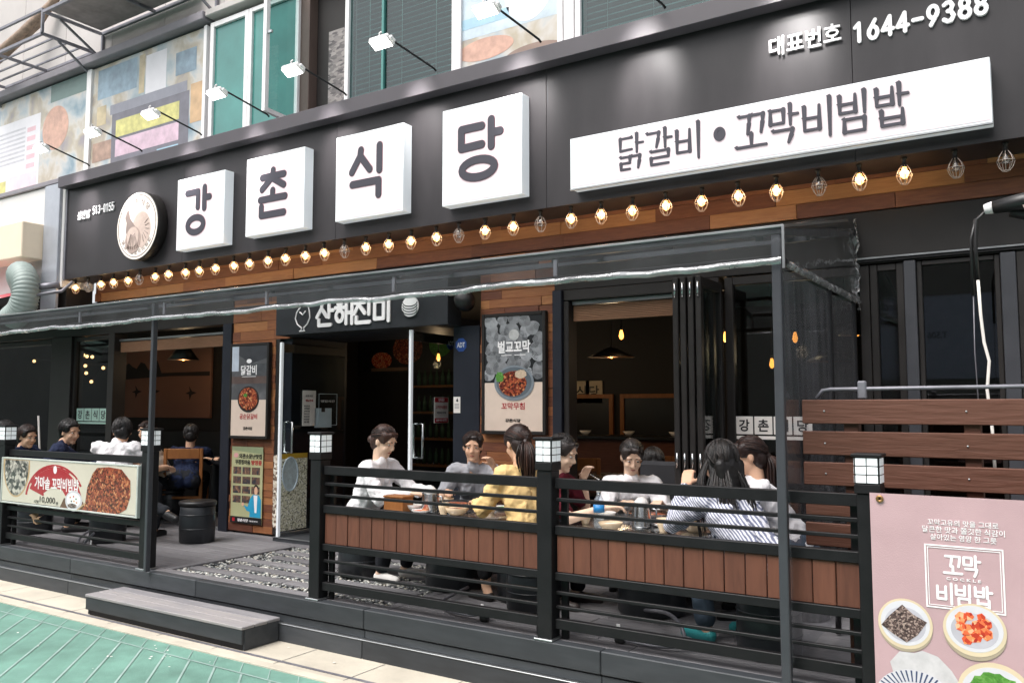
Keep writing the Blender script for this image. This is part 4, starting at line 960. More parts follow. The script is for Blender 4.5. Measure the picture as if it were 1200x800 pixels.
ell(a+.5*w, c+.405*h, .165, .135, y-.002, pm('print_pan', '#2b2524', .4, bump=0), t); ell(a+.5*w, c+.41*h, .145, .117, y-.003, MEAT, t, wob_=.02)
ell(a+.42*w, c+.45*h, .03, .02, y-.0042, GRN, t, wob_=.2)
text('공순닭갈비', a+.26*w, a+.76*w, c+.185*h, c+.245*h, y-.001, MAT['red_ink'], t, .008)
text('강촌식당', a+.37*w, a+.63*w, c+.065*h, c+.10*h, y-.001, MAT['ink'], t, .03)
# cockle poster right of the door
t, y, a, b, c, e = lightbox_poster(-4.085, -3.455, 1.385, 2.395, 'tall framed poster of grey cockles and a spicy cockle plate right of the entrance')
h = e-c; w = b-a
rect(a, b, c+.42*h, e, y, pm('print_dark', '#232427', .35, bump=0, var=.1), t)
rs = random.Random(3); pts = []
for i in range(34):
    x, z = a+w*((i % 5)+.5+rs.uniform(-.3, .3))/5, c+h*(.45+.55*((i//5)+.5+rs.uniform(-.25, .25))/7)
    r = rs.uniform(.055, .08); rot = rs.random()*6.3; n = 16
    P_ = [(x+r*(1 if k < 11 else .75)*math.cos(2*math.pi*k/n+rot), z+r*.82*math.sin(2*math.pi*k/n+rot)) for k in range(n)]
    P_ = [(min(max(px, a+.001), b-.001), min(max(pz, c+.425*h), e-.001)) for px, pz in P_]
    o = obj('print', MB().prism(P_, y-.0012-i*.00006, y-.0004-i*.00006), SHELLG, t)
    lines = MB()
    for k in range(4):
        rr = r*(.3+.17*k); q = [(x+rr*math.cos(rot+s*.25-.9), z+rr*.82*math.sin(rot+s*.25-.9)) for s in range(8)]
        for s in range(7):
            if a < q[s][0] < b and a < q[s+1][0] < b and c+.43*h < q[s][1] < e and c+.43*h < q[s+1][1] < e:
                lines.bar((q[s][0], y-.0035-i*.00002, q[s][1]), (q[s+1][0], y-.0035-i*.00002, q[s+1][1]), .0004, .003)
    if len(lines.bm.verts): obj('print_line', lines, _mats['print_roof'], t)
ell(a+.52*w, c+.835*h, .05, .045, y-.004, pm('print_pale_grey', '#b4b4b4', .4, bump=0, var=.2, scale=30), t)
text('벌교꼬막', a+.24*w, a+.80*w, c+.675*h, c+.785*h, y-.004, MAT['white_ink'], t, .03)
rect(a+.3*w, a+.48*w, c+.655*h, c+.661*h, y-.004, MAT['white_ink'], t); rect(a+.53*w, a+.72*w, c+.655*h, c+.661*h, y-.004, MAT['white_ink'], t)
ell(a+.52*w, c+.415*h, .195, .145, y-.004, pm('print_plate', '#7f8890', .4, bump=0, var=.12, scale=20), t); ell(a+.52*w, c+.42*h, .172, .126, y-.005, pm('print_plate_in', '#5d666e', .4, bump=0), t)
ell(a+.50*w, c+.41*h, .135, .105, y-.006, MEAT, t, wob_=.03); ell(a+.64*w, c+.49*h, .055, .036, y-.007, pm('print_rice', '#c9b49c', .4, bump=0, var=.2, scale=60), t, wob_=.08); ell(a+.27*w, c+.47*h, .04, .045, y-.007, GRN, t, wob_=.2)
text('꼬막무침', a+.30*w, a+.70*w, c+.185*h, c+.245*h, y-.001, MAT['red_ink'], t, .01)
text('강촌식당', a+.37*w, a+.63*w, c+.075*h, c+.105*h, y-.001, MAT['ink'], t, .03)
# paper poster with photo grid under the dakgalbi poster
t = thing('paper_poster', (-7.05, WY-.02, .40), 'paper poster with photo grid and blue jacketed figure, left of the entrance', 'poster')
a, b, c, e, y = -7.31, -6.83, .415, 1.20, WY-.022; w, h = b-a, e-c
obj('sheet', MB().box(a, b, y, y+.004, c, e), pm('print_olive', '#b4b48a', .5, bump=0, var=.06, scale=5), t)
obj('print', MB().prism([(a, e), (b, e), (b, e-.09*h), (a, e-.05*h)], y-.0006, y), pm('print_olive_dark', '#8f9a78', .5, bump=0), t)
text('외관소문난맛집', a+.24*w, b-.03*w, c+.845*h, c+.91*h, y-.001, MAT['ink'], t, .03)
text('무장정마음', a+.12*w, a+.60*w, c+.765*h, c+.83*h, y-.001, MAT['ink'], t, .03); text('방영중', a+.64*w, b-.03*w, c+.765*h, c+.83*h, y-.001, MAT['red_ink'], t, .03)
ell(a+.14*w, c+.885*h, .035, .025, y-.001, pm('print_pinkish', '#d9a0a0', .5, bump=0), t)
for r in range(4):
    for k in range(3):
        if r == 3 and k == 2: continue
        x0 = a+.06*w+k*.30*w; z0 = c+.64*h-r*.125*h
        rect(x0, x0+.26*w, z0, z0+.095*h, y-.0008, ramp_mat('print_snapshot', [(0, '#1a1a1f'), (.4, '#3a3d45'), (.6, '#7a5a48'), (.8, '#c9a58a'), (1, '#8a2a22')], 18, rough=.4, dist=1.2), t)
BLU = pm('print_blue_jacket', '#2b9cc4', .5, bump=0, var=.1, scale=12)
obj('print', MB().prism([(a+.42*w, c+.24*h), (a+.55*w, c+.22*h), (a+.63*w, c+.33*h), (a+.72*w, c+.385*h), (a+.90*w, c+.38*h), (a+.97*w, c+.32*h), (a+.97*w, c+.09*h), (a+.62*w, c+.09*h), (a+.62*w, c+.16*h), (a+.52*w, c+.17*h)], y-.0022, y-.0014), BLU, t)
obj('print', MB().prism([(a+.74*w, c+.375*h), (a+.86*w, c+.375*h), (a+.84*w, c+.15*h), (a+.78*w, c+.15*h)], y-.0032, y-.0024), MAT['white_ink'], t)
ell(a+.81*w, c+.435*h, .026, .042, y-.003, _mats['skin'], t); ell(a+.81*w, c+.475*h, .032, .03, y-.0024, MAT['ink'], t); ell(a+.40*w, c+.25*h, .02, .017, y-.003, _mats['skin'], t)
rect(a, b, c, c+.085*h, y-.0036, MAT['ink'], t); rect(a+.07*w, a+.15*w, c+.02*h, c+.065*h, y-.0044, MAT['red_ink'], t)
text('강촌식당', a+.24*w, a+.58*w, c+.022*h, c+.062*h, y-.0044, MAT['white_ink'], t, .03); text('대표번호', a+.62*w, a+.9*w, c+.03*h, c+.05*h, y-.0044, MAT['white_ink'], t, .01)
# notices: door plane faces +X, so rotate prints a quarter turn
def doorx(x): return M(((0, -1, 0, x), (1, 0, 0, 0), (0, 0, 1, 0), (0, 0, 0, 1)))
def sheet_on_door(x, y0, y1, z0, z1, label, mat, cat='notice', name='notice_sheet'):
    t = thing(name, (x, (y0+y1)/2, z0), label, cat)
    obj('sheet', MB().box(x, x+.003, y0, y1, z0, z1), mat, t); return t, x+.003
t, x = sheet_on_door(-6.425, 6.02, 6.20, 1.42, 1.78, 'white price notice stuck on the left glass door', MAT['paper'])
text('강촌식당', 6.06, 6.16, 1.715, 1.735, -.0006, MAT['ink'], t, xf=doorx(x)); text('메뉴안내', 6.06, 6.16, 1.665, 1.69, -.0006, MAT['red_ink'], t, .02, xf=doorx(x))
for k in range(7): text(['닭갈비', '꼬막비빔밥', '꼬막무침', '막국수', '볶음밥', '비빔밥', '음료'][k], 6.04, 6.04+.075, 1.615-k*.027, 1.63-k*.027, -.0006, MAT['ink'], t, .01, xf=doorx(x))
t, x = sheet_on_door(-6.425, 6.19, 6.43, 1.40, 1.60, 'pale blue clipboard notice on the left glass door beside the price notice', pm('print_pale_blue', '#c2d2da', .5, bump=0))
mb = MB(); fx = -6.421
for q in ((6.24, 6.245, 1.42, 1.75), (6.50, 6.505, 1.42, 1.75)): mb.box(fx, fx+.002, q[0], q[1], q[2], q[3])
for q in ((6.245, 6.50, 1.42, 1.425), (6.245, 6.50, 1.745, 1.75)): mb.box(fx, fx+.0018, q[0], q[1], q[2], q[3])
obj('printed_frame', mb, _mats['print_pale_blue'], t)
text('영업시간', 6.27, 6.47, 1.66, 1.685, -.0006, MAT['white_ink'], t, .01, xf=doorx(fx)); obj('clip', MB().box(x, x+.006, 6.28, 6.33, 1.56, 1.60, .002), MAT['frame_dark'], t)
t, x = sheet_on_door(-4.787, 6.09, 6.30, 1.465, 1.70, 'red and white square notice on the right glass door', MAT['paper'])
for q in ((1.655, 1.697), (1.468, 1.51)): obj('print', MB().box(x, x+.0006, 6.095, 6.295, q[0], q[1]), MAT['red_ink'], t)
text('안내문', 6.15, 6.24, 1.664, 1.688, -.0012, MAT['white_ink'], t, .02, xf=doorx(x)); text('고객안내말씀', 6.11, 6.28, 1.595, 1.625, -.0006, MAT['red_ink'], t, .01, xf=doorx(x))
text('이용시간 안내', 6.13, 6.26, 1.55, 1.57, -.0006, MAT['ink'], t, xf=doorx(x)); text('강촌식당 삼산점', 6.12, 6.27, 1.478, 1.50, -.0012, MAT['white_ink'], t, .01, xf=doorx(x))
ADT = pm('sticker_blue', '#2a4f9a', .4, bump=0, var=.05)
for x, z, xf, lab in ((-4.335, 2.15, None, 'blue octagonal security sticker on the navy wall right of the door'), (6.33, 2.21, doorx(-4.787), 'blue octagonal security sticker on the right glass door')):
    yy_ = WY-.0125 if xf is None else 0
    m = MB().prism([(x+.062*math.cos(R(22.5+45*i)), z+.062*math.sin(R(22.5+45*i))) for i in range(8)], yy_-.001, yy_, xf)
    t = thing('security_sticker', (x, yy_, z) if xf is None else (-4.787, x, z), lab, 'sticker'); obj('sheet', m, ADT, t)
    text('ADT', x-.042, x+.042, z-.022, z+.022, yy_-.0016, MAT['white_ink'], t, .02, xf=xf)
t = thing('door_notice', (-4.37, WY, 1.55), 'small white no entry style notice on the navy wall right of the door', 'notice')
rect(-4.412, -4.34, 1.56, 1.70, WY-.0125, MAT['paper'], t, 'sheet', .002); obj('print', MB().prism([(-4.385, 1.665), (-4.37, 1.69), (-4.36, 1.66), (-4.372, 1.655)], WY-.0158, WY-.015), MAT['ink'], t)
for k in range(4): rect(-4.40, -4.352, 1.60+k*.012, 1.604+k*.012, WY-.015, MAT['galv'], t)
# letter stickers on the glass
def squares(chars, x0, s, z, y, mat, label, par_name='glass_sticker'):
    t = thing(par_name, (x0, y, z), label, 'sticker')
    for i, ch in enumerate(chars):
        a = x0+i*s*1.08; obj('square', MB().box(a, a+s, y-.002, y, z, z+s), mat, t); text(ch, a+.2*s, a+.8*s, z+.16*s, z+.84*s, y-.0026, MAT['ink'], t, .02)
    rect(x0, x0+s*1.08*len(chars)-.08*s, z-.035, z-.012, y-.001, mat, t)
squares('강촌식당', -1.93, .125, 1.42, WY+.028, MAT['paper'], 'row of white letter squares stuck low on the right shop window')
squares('강촌식당', -10.35, .155, 1.44, WY+.028, pm('mint_print', '#a9c9bd', .5, bump=0), 'row of mint letter squares on the left shop window behind the seated man')
# speaker and cables
t = thing('wall_speaker', (-4.2, WY-.1, 2.44), 'round black speaker high on the wood wall beside the entrance header', 'speaker')
obj('body', MB().lathe([(.02, .10), (.06, .095), (.085, .06), (.09, .0), (.085, -.05), (.06, -.06)], (-4.22, WY-.12, 2.52), 24, True, M.Rotation(R(75), 4, 'X') @ M.Rotation(R(25), 4, 'Y')), MAT['rubber'], t)
obj('bracket', MB().box(-4.235, -4.205, WY-.11, WY-.021, 2.50, 2.54, .004), MAT['frame_dark'], t)
t = thing('wrapped_pipe', (-.2, 5.2, 2.6), 'black taped pipe bundle coming in at the right below the wood strip', 'pipe')
obj('wrap', MB().tube([(.9, 5.05, 2.58), (.3, 5.02, 2.60), (.05, 5.0, 2.66), (-.10, 5.0, 2.665), (-.235, 5.02, 2.655)], [.045, .048, .05, .046, .034], 12), MAT['rubber'], t)
obj('wrap', MB().tube([(.9, 5.10, 2.50), (.2, 5.08, 2.56), (-.05, 5.06, 2.60), (-.16, 5.04, 2.63)], [.04, .04, .038, .03], 10), MAT['rubber'], t)
obj('end_cap', MB().tube([(-.236, 5.02, 2.655), (-.275, 5.025, 2.65)], [.033, .026], 10), MAT['white'], t)
obj('tape_tail', MB().tube([(-.10, 4.965, 2.64), (-.085, 4.955, 2.60), (-.075, 4.95, 2.57)], .004, 5), MAT['cage'], t)
t = thing('hanging_cable', (-.31, 5.03, 1.4), 'white and black cables hanging from the taped pipe in front of the window', 'cable')
obj('black_cable', MB().tube([(-.26, 5.03, 2.65), (-.315, 5.03, 2.60), (-.325, 5.03, 2.45), (-.32, 5.03, 2.28)], .010, 8).tube([(-.32, 5.05, 2.61), (-.345, 5.04, 2.5), (-.345, 5.04, 2.2)], .009, 8), MAT['rubber'], t)
obj('white_cable', MB().tube([(-.32, 5.03, 2.279), (-.315, 5.03, 2.1), (-.305, 5.03, 1.95), (-.285, 5.03, 1.85), (-.30, 5.03, 1.7), (-.285, 5.03, 1.5), (-.28, 5.03, 1.25)], .0085, 6), MAT['paper'], t)
obj('wire', MB().tube([(-.345, 5.04, 2.21), (-.35, 5.04, 1.9), (-.335, 5.04, 1.3)], .003, 5), MAT['galv'], t)

# ---------------------------------------------------------------- inside the restaurant
BROWN = ramp_mat('mural_sky', [(0, '#6a4a40'), (.5, '#8c6454'), (1, '#a87c66')], .8, stretch=(.4, 1, 2.2), rough=.7)
t = thing('wall_mural', (-10.7, 7.4, 1.46), 'brown landscape mural with dark birds on the inner wall at the left', 'picture')
obj('canvas', MB().box(-11.72, -9.70, 7.41, 7.448, 1.46, 2.50, .004), BROWN, t)
TRE = pm('mural_dark', '#241a18', .7, bump=0, var=.3)
obj('print', MB().prism([(-11.70, 2.02)]+[(-11.70+i*.1, 2.22+.07*math.sin(i*1.9)+.03*math.sin(i*4.1)) for i in range(9)]+[(-10.8, 2.10), (-9.72, 2.10), (-9.72, 2.04), (-10.6, 2.05)], 7.408, 7.4095), TRE, t)
for x, z in ((-11.38, 1.83), (-10.95, 1.83), (-10.12, 1.80)):
    obj('print', MB().prism([(x-.12, z), (x-.02, z+.03), (x-.04, z+.10), (x+.03, z+.03), (x+.13, z+.01), (x+.02, z-.02), (x-.02, z-.09), (x-.04, z-.01)], 7.4085, 7.4095), TRE, t)
MAT['bulb_in'] = emat('bulb_inside', (1., .36, .06), 3.2)
def pendant(x, y, z, label, shade=True, r=.16, h=.19, flat_=False):
    t = thing('pendant_lamp', (x, y, z), label, 'lamp', 'pendant lamps inside the restaurant')
    obj('cord', MB().tube([(x, y, z+.06), (x, y, 2.749)], .005, 5), MAT['rubber'], t)
    if shade:
        pr = [(.02, .10), (.05, .09), (r, .0), (r-.006, 0), (.045, .082)] if flat_ else [(.02, h), (.035, h-.01), (r, .0), (r-.006, 0), (.03, h-.03)]
        s_ = obj('lamp_shade', MB().lathe(pr, (x, y, z), 24), MAT['rubber'], t)
        obj('shade_inside', MB().lathe([(r-.008, .002), (.044 if flat_ else .03, .078 if flat_ else h-.034)], (x, y, z), 24), pm('shade_copper', '#b0805c', .5, bump=0), t)
        obj('bulb', MB().ball((x, y, z+.012), .02, 10, 6), MAT['bulb_in'], t)
    else:
        obj('socket', MB().tube([(x, y, z+.045), (x, y, z+.08)], .014, 8), MAT['rubber'], t)
        obj('bulb', MB().lathe([(.002, -.042), (.014, -.034), (.022, -.012), (.018, .012), (.010, .044)], (x, y, z), 12), MAT['bulb_in'], t)
    return t
pendant(-9.18, 6.6, 2.20, 'black cone pendant lamp in front of the brown mural', True, .19, .22)
pendant(-8.30, 6.6, 2.28, 'bare glowing bulb right of the black cone lamp at the left opening', False)
pendant(-3.68, 7.5, 2.10, 'flat dark pendant shade glowing below, seen through the big window opening', True, .24, .1, True)
pendant(-3.33, 7.0, 2.27, 'bare glowing bulb over the flat shade in the big window opening', False)
pendant(-6.15, 7.9, 2.20, 'bare glowing bulb deep inside the entrance', False)
pendant(-5.30, 8.0, 2.16, 'bare glowing bulb behind the right glass door', False)
pendant(-5.12, 8.2, 2.16, 'second bare bulb close behind the right glass door', False)
pendant(-2.25, 6.7, 2.18, 'bare glowing bulb seen through the folded glass leaves', False)
pendant(-1.72, 6.8, 2.16, 'bare glowing bulb behind the fixed glass right of the folded leaves', False)
pendant(-2.02, 7.2, 1.98, 'low bare bulb behind the fixed glass right of the folded leaves', False)
pendant(-1.55, 7.2, 1.98, 'flat lit shade behind the clear plastic side curtain', True, .2, .1, True)
pendant(-1.22, 6.6, 2.14, 'orange lit lamp seen through the clear plastic side curtain', True, .13, .1, True)
t = thing('string_lights', (-9.9, 6.5, 1.8), 'arch of small warm string bulbs behind the dark left glass', 'string lights')
SB = [(94, 420), (98, 416), (102, 417.5), (108, 418), (89, 427), (100, 428.5), (86, 436), (101, 437), (86.5, 439), (85, 445), (107, 447), (121, 431), (40, 423)]
mb = MB(); cb = MB(); ca_, sa_ = math.cos(R(32.885)), math.sin(R(32.885)); cp_, sp_ = math.cos(R(4.468)), math.sin(R(4.468))
def at(px, py, Y):
    rx, uy = (px-600)/984, -(py-400)/984
    d = V((rx*ca_-sa_*cp_+uy*sa_*sp_, rx*sa_+ca_*cp_-uy*ca_*sp_, sp_+uy*cp_)); k = Y/d.y
    return V((d.x*k, Y, CAMZ+d.z*k))
pts = [at(px, py, 6.3) for px, py in SB]
for p in pts: mb.ball(p, .022, 8, 6)
cb.tube([p+V((0, .01, .03)) for p in pts], .003, 4)
obj('bulb', mb, emat('string_bulb', (1., .55, .22), 5), t); obj('wire', cb, MAT['rubber'], t)
for ch, x in (('식', at(682, 460, 9.44).x), ('당', at(697, 460, 9.44).x)):
    t = setp(thing('wall_letter_tile', (x, 9.4, 1.85), f'cream tile reading {ch} on the dark back wall inside', 'sign'), group='letter tiles on the back wall')
    rect(x-.115, x+.115, 1.66, 1.94, 9.44, pm('tile_cream', '#b8a68a', .6, bump=0), t, 'tile', .02); text(ch, x-.07, x+.07, 1.72, 1.88, 9.419, MAT['ink'], t, .02)
for i, (x0, x1) in enumerate(((-5.5, -4.6), (-4.5, -3.6))):
    t = thing('menu_board', ((x0+x1)/2, 9.4, 1.2), ['dark menu board with wooden frame on the back wall, left one', 'dark menu board with wooden frame on the back wall, right one'][i], 'menu board', 'menu boards')
    obj('frame', MB().box(x0, x1, 9.40, 9.44, 1.72, 1.77).box(x0, x0+.05, 9.40, 9.44, .9, 1.719).box(x1-.05, x1, 9.40, 9.44, .9, 1.719), MAT['chair_wood'], t)
    rect(x0+.05, x1-.05, .9, 1.72, 9.43, MAT['rubber'], t, 'board', .01)
t = thing('food_picture', (-8.0, 9.4, 2.1), 'large dim picture of round food plates on the back wall above the tiles', 'picture')
rect(-8.85, -6.9, 2.12, 2.72, 9.44, MAT['rubber'], t, 'board', .02)
ell(-7.9, 2.45, .28, .22, 9.417, MEAT, t, wob_=.03); ell(-8.4, 2.3, .2, .12, 9.417, KIM, t, wob_=.05); ell(-7.3, 2.5, .2, .18, 9.417, GRN, t)
rect(-8.6, -7.9, 2.14, 2.19, 9.417, pm('print_tan', '#8a6a50', .6, bump=0), t)

for x, y, z, e in ((-9.18, 6.6, 2.14, 3), (-3.68, 7.5, 2.02, 3.5), (-6.15, 7.9, 2.12, 3), (-5.2, 8.1, 2.08, 2.5), (-2.25, 6.7, 2.08, 2.5), (-1.72, 7.0, 2.06, 2.5)):      # light of the lit pendants
    l = bpy.data.lights.new('pendant_light', 'POINT'); l.energy = e; l.color = (1, .72, .42); l.shadow_soft_size = .05
    lo = bpy.data.objects.new('pendant_light', l); COL.objects.link(lo); lo.location = (x, y, z)
t = thing('drinks_shelf', (-6.9, 9.3, .33), 'dark shelf unit with rows of bottles at the back inside the entrance', 'shelf')
for k in range(4): obj('shelf', MB().box(-7.6, -6.2, 9.1, 9.44, .8+k*.36, .83+k*.36), MAT['chair_wood'], t)
mb = MB()
for k in range(4):
    for q in range(13):
        x = -7.52+q*.105; z = .831+k*.36; mb.lathe([(.03, 0), (.03, .13), (.012, .18), (.012, .22)], (x, 9.22, z), 8)
obj('bottle', mb, pm('bottle_green', '#3f5a48', .2, bump=0, var=.4, scale=9), t, kind='stuff')
t = thing('service_counter', (-5, 8.6, .33), 'dark wooden service counter with white tableware deep inside', 'counter')
obj('front', MB().box(-6.0, -3.2, 8.55, 8.62, .33, 1.25), MAT['wood_dark'], t); obj('top', MB().box(-6.05, -3.15, 8.5, 8.95, 1.251, 1.29, .005), MAT['rubber'], t)
for q in range(5): obj('tableware', MB().lathe([(.03, 0), (.07, .05), (.065, .05), (.0, .01)], (-5.7+q*.55, 8.68, 1.291), 14), MAT['white'], t)

# ---------------------------------------------------------------- upper storey posters, air conditioner frames, duct
def window_poster(x0, x1, z0, z1, label, style):
    t = thing('window_poster', ((x0+x1)/2, WY, z0), label, 'poster'); y = WY+.02
    for fx_ in (x0-.05, x1): obj('frame_bar', MB().box(fx_, fx_+.05, y-.03, y+.04, z0, z1), MAT['white'], t)
    COLL = ramp_mat('print_collage'+str(style), [(.3, '#7d929d'), (.42, '#a8b1b5'), (.5, '#c2bdb6'), (.58, '#b1a693'), (.7, '#928b90')], 2.4, dist=.3, rough=.3, detail=4)  # washed-out haze painted in: poster colours kept pale and low in contrast
    obj('sheet', MB().box(x0, x1, y, y+.02, z0, z1), COLL, t); w, h = x1-x0, z1-z0
    Z = lambda v: z0+v*h
    X = lambda u: x0+u*w
    if style == 0:
        rect(X(0), X(.52), Z(0), Z(.80), y, pm('print_lilac_white', '#d9d6da', .4, bump=0, var=.05), t); ell(X(.68), Z(.62), .32, .30, y-.001, pm('print_bowl_orange', '#c29a88', .4, bump=0, var=.22, scale=9), t)
        rect(X(.62), X(1), Z(.85), Z(1), y-.0005, pm('print_green_dark', '#6b7f7b', .4, bump=0), t); rect(X(0), X(.16), Z(.05), Z(.28), y-.001, pm('print_yellow', '#c9c27c', .4, bump=0, var=.25, scale=9), t)
        for k in range(8): rect(X(.05), X(.36), Z(.42+.04*k), Z(.425+.04*k)+.02, y-.001, pm('print_grey_line', '#bdbac0', .4, bump=0), t)
        for k in range(5): rect(X(.38), X(.47), Z(.34+.08*k), Z(.38+.08*k), y-.001, pm('print_pink_line', '#d9b3bb', .4, bump=0), t)
        rect(X(.2), X(.5), Z(.1), Z(.3), y-.001, pm('print_pink_pale', '#e4c8cf', .4, bump=0, var=.1), t); ell(X(.6), Z(.1), .15, .12, y-.001, _mats['print_bowl_orange'], t)
    elif style == 1:
        rect(X(.05), X(.42), Z(.72), Z(.97), y, pm('print_blue_dark', '#8498a6', .4, bump=0, var=.3, scale=6), t); rect(X(.5), X(.68), Z(.6), Z(.95), y, _mats['print_lilac_white'], t)
        rect(X(.76), X(.93), Z(.70), Z(.88), y-.001, _mats['print_blue_dark'], t); rect(X(.05), X(.14), Z(.50), Z(.66), y-.001, pm('print_sand', '#b8a888', .4, bump=0, var=.3, scale=5), t); rect(X(.44), X(.49), Z(.66), Z(.97), y-.001, _mats['print_sand'], t); rect(X(.02), X(.2), Z(.2), Z(.36), y-.001, pm('print_rust', '#a08474', .4, bump=0, var=.4, scale=6), t); rect(X(.02), X(.3), Z(.02), Z(.14), y-.0012, _mats['print_sand'], t); rect(X(.62), X(.80), Z(.115), Z(.17), y-.002, pm('print_sky_blue', '#9fc0d2', .4, bump=0), t); rect(X(.18), X(.86), Z(.56), Z(.64), y-.001, pm('print_slate', '#8a8a94', .4, bump=0), t)
        rect(X(.2), X(.88), Z(.12), Z(.56), y-.0005, pm('print_dark_banner', '#6e6c75', .4, bump=0, var=.2, scale=6), t)
        rect(X(.24), X(.80), Z(.36), Z(.50), y-.0015, _mats['print_yellow'], t); rect(X(.24), X(.80), Z(.20), Z(.34), y-.0015, pm('print_pink_strong', '#cbb0be', .4, bump=0, var=.2, scale=9), t)
        rect(X(.89), X(.99), Z(.30), Z(.60), y-.001, pm('print_amber', '#c4a27c', .4, bump=0, var=.2), t); rect(X(.5), X(.95), Z(.0), Z(.10), y-.001, _mats['print_lilac_white'], t)
    else:
        rect(X(0), X(1), Z(.30), Z(1), y, pm('print_pale_pic', '#b9c6cf', .4, bump=0, var=.25, scale=3), t); ell(X(.25), Z(.22), .3, .1, y-.001, _mats['print_bowl_orange'], t)
        ell(X(.7), Z(.5), .25, .3, y-.001, _mats['print_lilac_white'], t); rect(X(.0), X(.5), Z(.36), Z(.42), y-.001, pm('print_sky_blue', '#9fc0d2', .4, bump=0), t); ell(X(.75), Z(.12), .3, .09, y-.001, pm('print_brown_dark', '#8a7468', .4, bump=0), t)
    return t
window_poster(-12.75, -10.36, 4.35, 5.95, 'white upstairs window poster with an orange bowl, leftmost', 0)
window_poster(-10.26, -8.0, 4.40, 5.95, 'upstairs window poster collage with yellow and pink banner', 1)
window_poster(-4.36, -3.36, 4.42, 6.0, 'pale blue upstairs window poster between the two blind windows', 2)
def ac_frame(x0, x1, y0, z, h, label, tray=True):
    t = thing('air_conditioner_frame', ((x0+x1)/2, y0, z), label, 'bracket', 'steel brackets on the upper wall')
    yb = WY+.098
    m = MB()
    for y in (y0, yb-.03): m.bar((x0, y, z), (x1, y, z), .035, .035)
    for x in (x0, (x0+x1)/2, x1): m.bar((x, y0+.018, z), (x, yb-.05, z), .033, .033)
    for x in (x0, x1): m.bar((x, yb-.02, z-.018), (x, yb-.02, z-.35), .033, .033).bar((x, yb-.03, z-.33), (x, y0+.2, z-.02), .025, .025)
    obj('bars', m, MAT['galv'], t)
    if tray: obj('tray', MB().box(x0+.05, x1-.3, y0+.05, yb-.08, z+.019, z+.03), pm('tray_rust', '#8a7f80', .7, var=.25, scale=6), t)
    else:
        m = MB()
        for k in range(3): m.bar((x0, y0+.15+k*.17, z+.002), (x1, y0+.15+k*.17, z+.002), .02, .02)
        m.bar((x0, y0, z+.018), (x0, y0, z+.3), .03, .03).bar((x1, y0, z+.018), (x1, y0, z+.3), .03, .03).bar((x0, y0, z+.315), (x1, y0, z+.315), .03, .03)
        obj('guard', m, MAT['galv'], t)
    return t
ac_frame(-10.18, -7.9, 5.22, 6.42, .3, 'grey steel bracket tray under the air conditioner at the top')
ac_frame(-12.6, -10.36, 5.3, 6.22, .3, 'grey steel pipe guard frame on the upper wall at the far left', False)
t = thing('wrapped_hoses', (-11.6, WY, 6.3), 'taped hose bundle hanging down the upper wall at far left', 'hose')
obj('hose', MB().tube([(-11.15, WY+.05, 7.4), (-11.3, WY-.0, 7.1), (-11.7, WY-.2, 6.7), (-12.1, WY-.35, 6.4), (-12.5, WY-.4, 6.3)], .06, 10).tube([(-11.2, WY+.05, 7.3), (-11.5, WY-.06, 6.85), (-12, WY-.25, 6.45), (-12.6, WY-.3, 6.25)], .045, 10), pm('hose_tape', '#8f7a6a', .7, var=.4, scale=20), t)
# neighbouring shop at the far left
t = thing('neighbour_building', (-13, 6, 0), 'pale neighbouring shop front with beige box sign beyond the left end of the sign', 'shop')
obj('wall', MB().box(-18, -10.02, SY-.02, WY+.0, 3.05, 4.34, .01), MAT['wall_light'], t)
obj('pillar', MB().box(-10.40, -10.06, SY-.06, SY-.022, 2.7, 4.33, .006), pm('pillar_steel', '#a9acb4', .35, metal=.3, var=.08), t)
obj('ledge', MB().box(-18, -10.02, SY-.05, WY, 4.342, 4.40, .006), MAT['beam_grey'], t)
obj('lower_wall', MB().box(-18, -10.02, SY+.05, WY-.02, 2.6, 3.049), MAT['frame_dark'], t)
sg = obj('box_sign', MB().box(-12.4, -10.42, SY-.30, SY-.022, 3.42, 3.86, .01), pm('box_sign_beige', '#d9c8b2', .5, var=.04, emit=.08), t)
t = thing('red_awning', (-11.4, 5.1, 2.9), 'red and white awning edge at the far left behind the duct', 'awning')
obj('cloth', MB().grid(lambda u, v: (-14+u*3.4, 4.6+v*.85, 2.72+v*.33+.01*math.sin(u*40)), 60, 6), pm('awning_red', '#b8525c', .6, var=.05), t)
obj('stripe', MB().grid(lambda u, v: (-14+u*3.4, 4.597+v*.5, 2.73+v*.19+.01*math.sin(u*40)), 60, 4), pm('awning_pale', '#cfc8c4', .6, var=.05), t)
t = thing('flexible_duct', (-10.1, 5.2, 2.6), 'grey green ribbed flexible duct bending down at the left end of the sign', 'duct')
P0 = [(-10.75, 5.45, 3.05), (-10.60, 5.30, 3.18), (-10.35, 5.18, 3.20), (-10.14, 5.12, 3.08), (-10.08, 5.1, 2.9), (-10.16, 5.1, 2.75), (-10.35, 5.1, 2.66)]
def smooth_path(P, n):
    out = []
    for i in range(len(P)-1):
        p0, p1, p2, p3 = [V(P[min(max(k, 0), len(P)-1)]) for k in (i-1, i, i+1, i+2)]
        for j in range(n):
            u = j/n; out.append(.5*((2*p1)+(p2-p0)*u+(2*p0-5*p1+4*p2-p3)*u*u+(3*p1-p0-3*p2+p3)*u**3))
    out.append(V(P[-1])); return out
DP = smooth_path(P0, 16)
obj('ribbed_hose', MB().tube(DP, [.145+.010*(1 if i % 3 == 1 else -.4) for i in range(len(DP))], 18), pm('duct_green', '#8a9692', .5, var=.12, bump=.1), t)
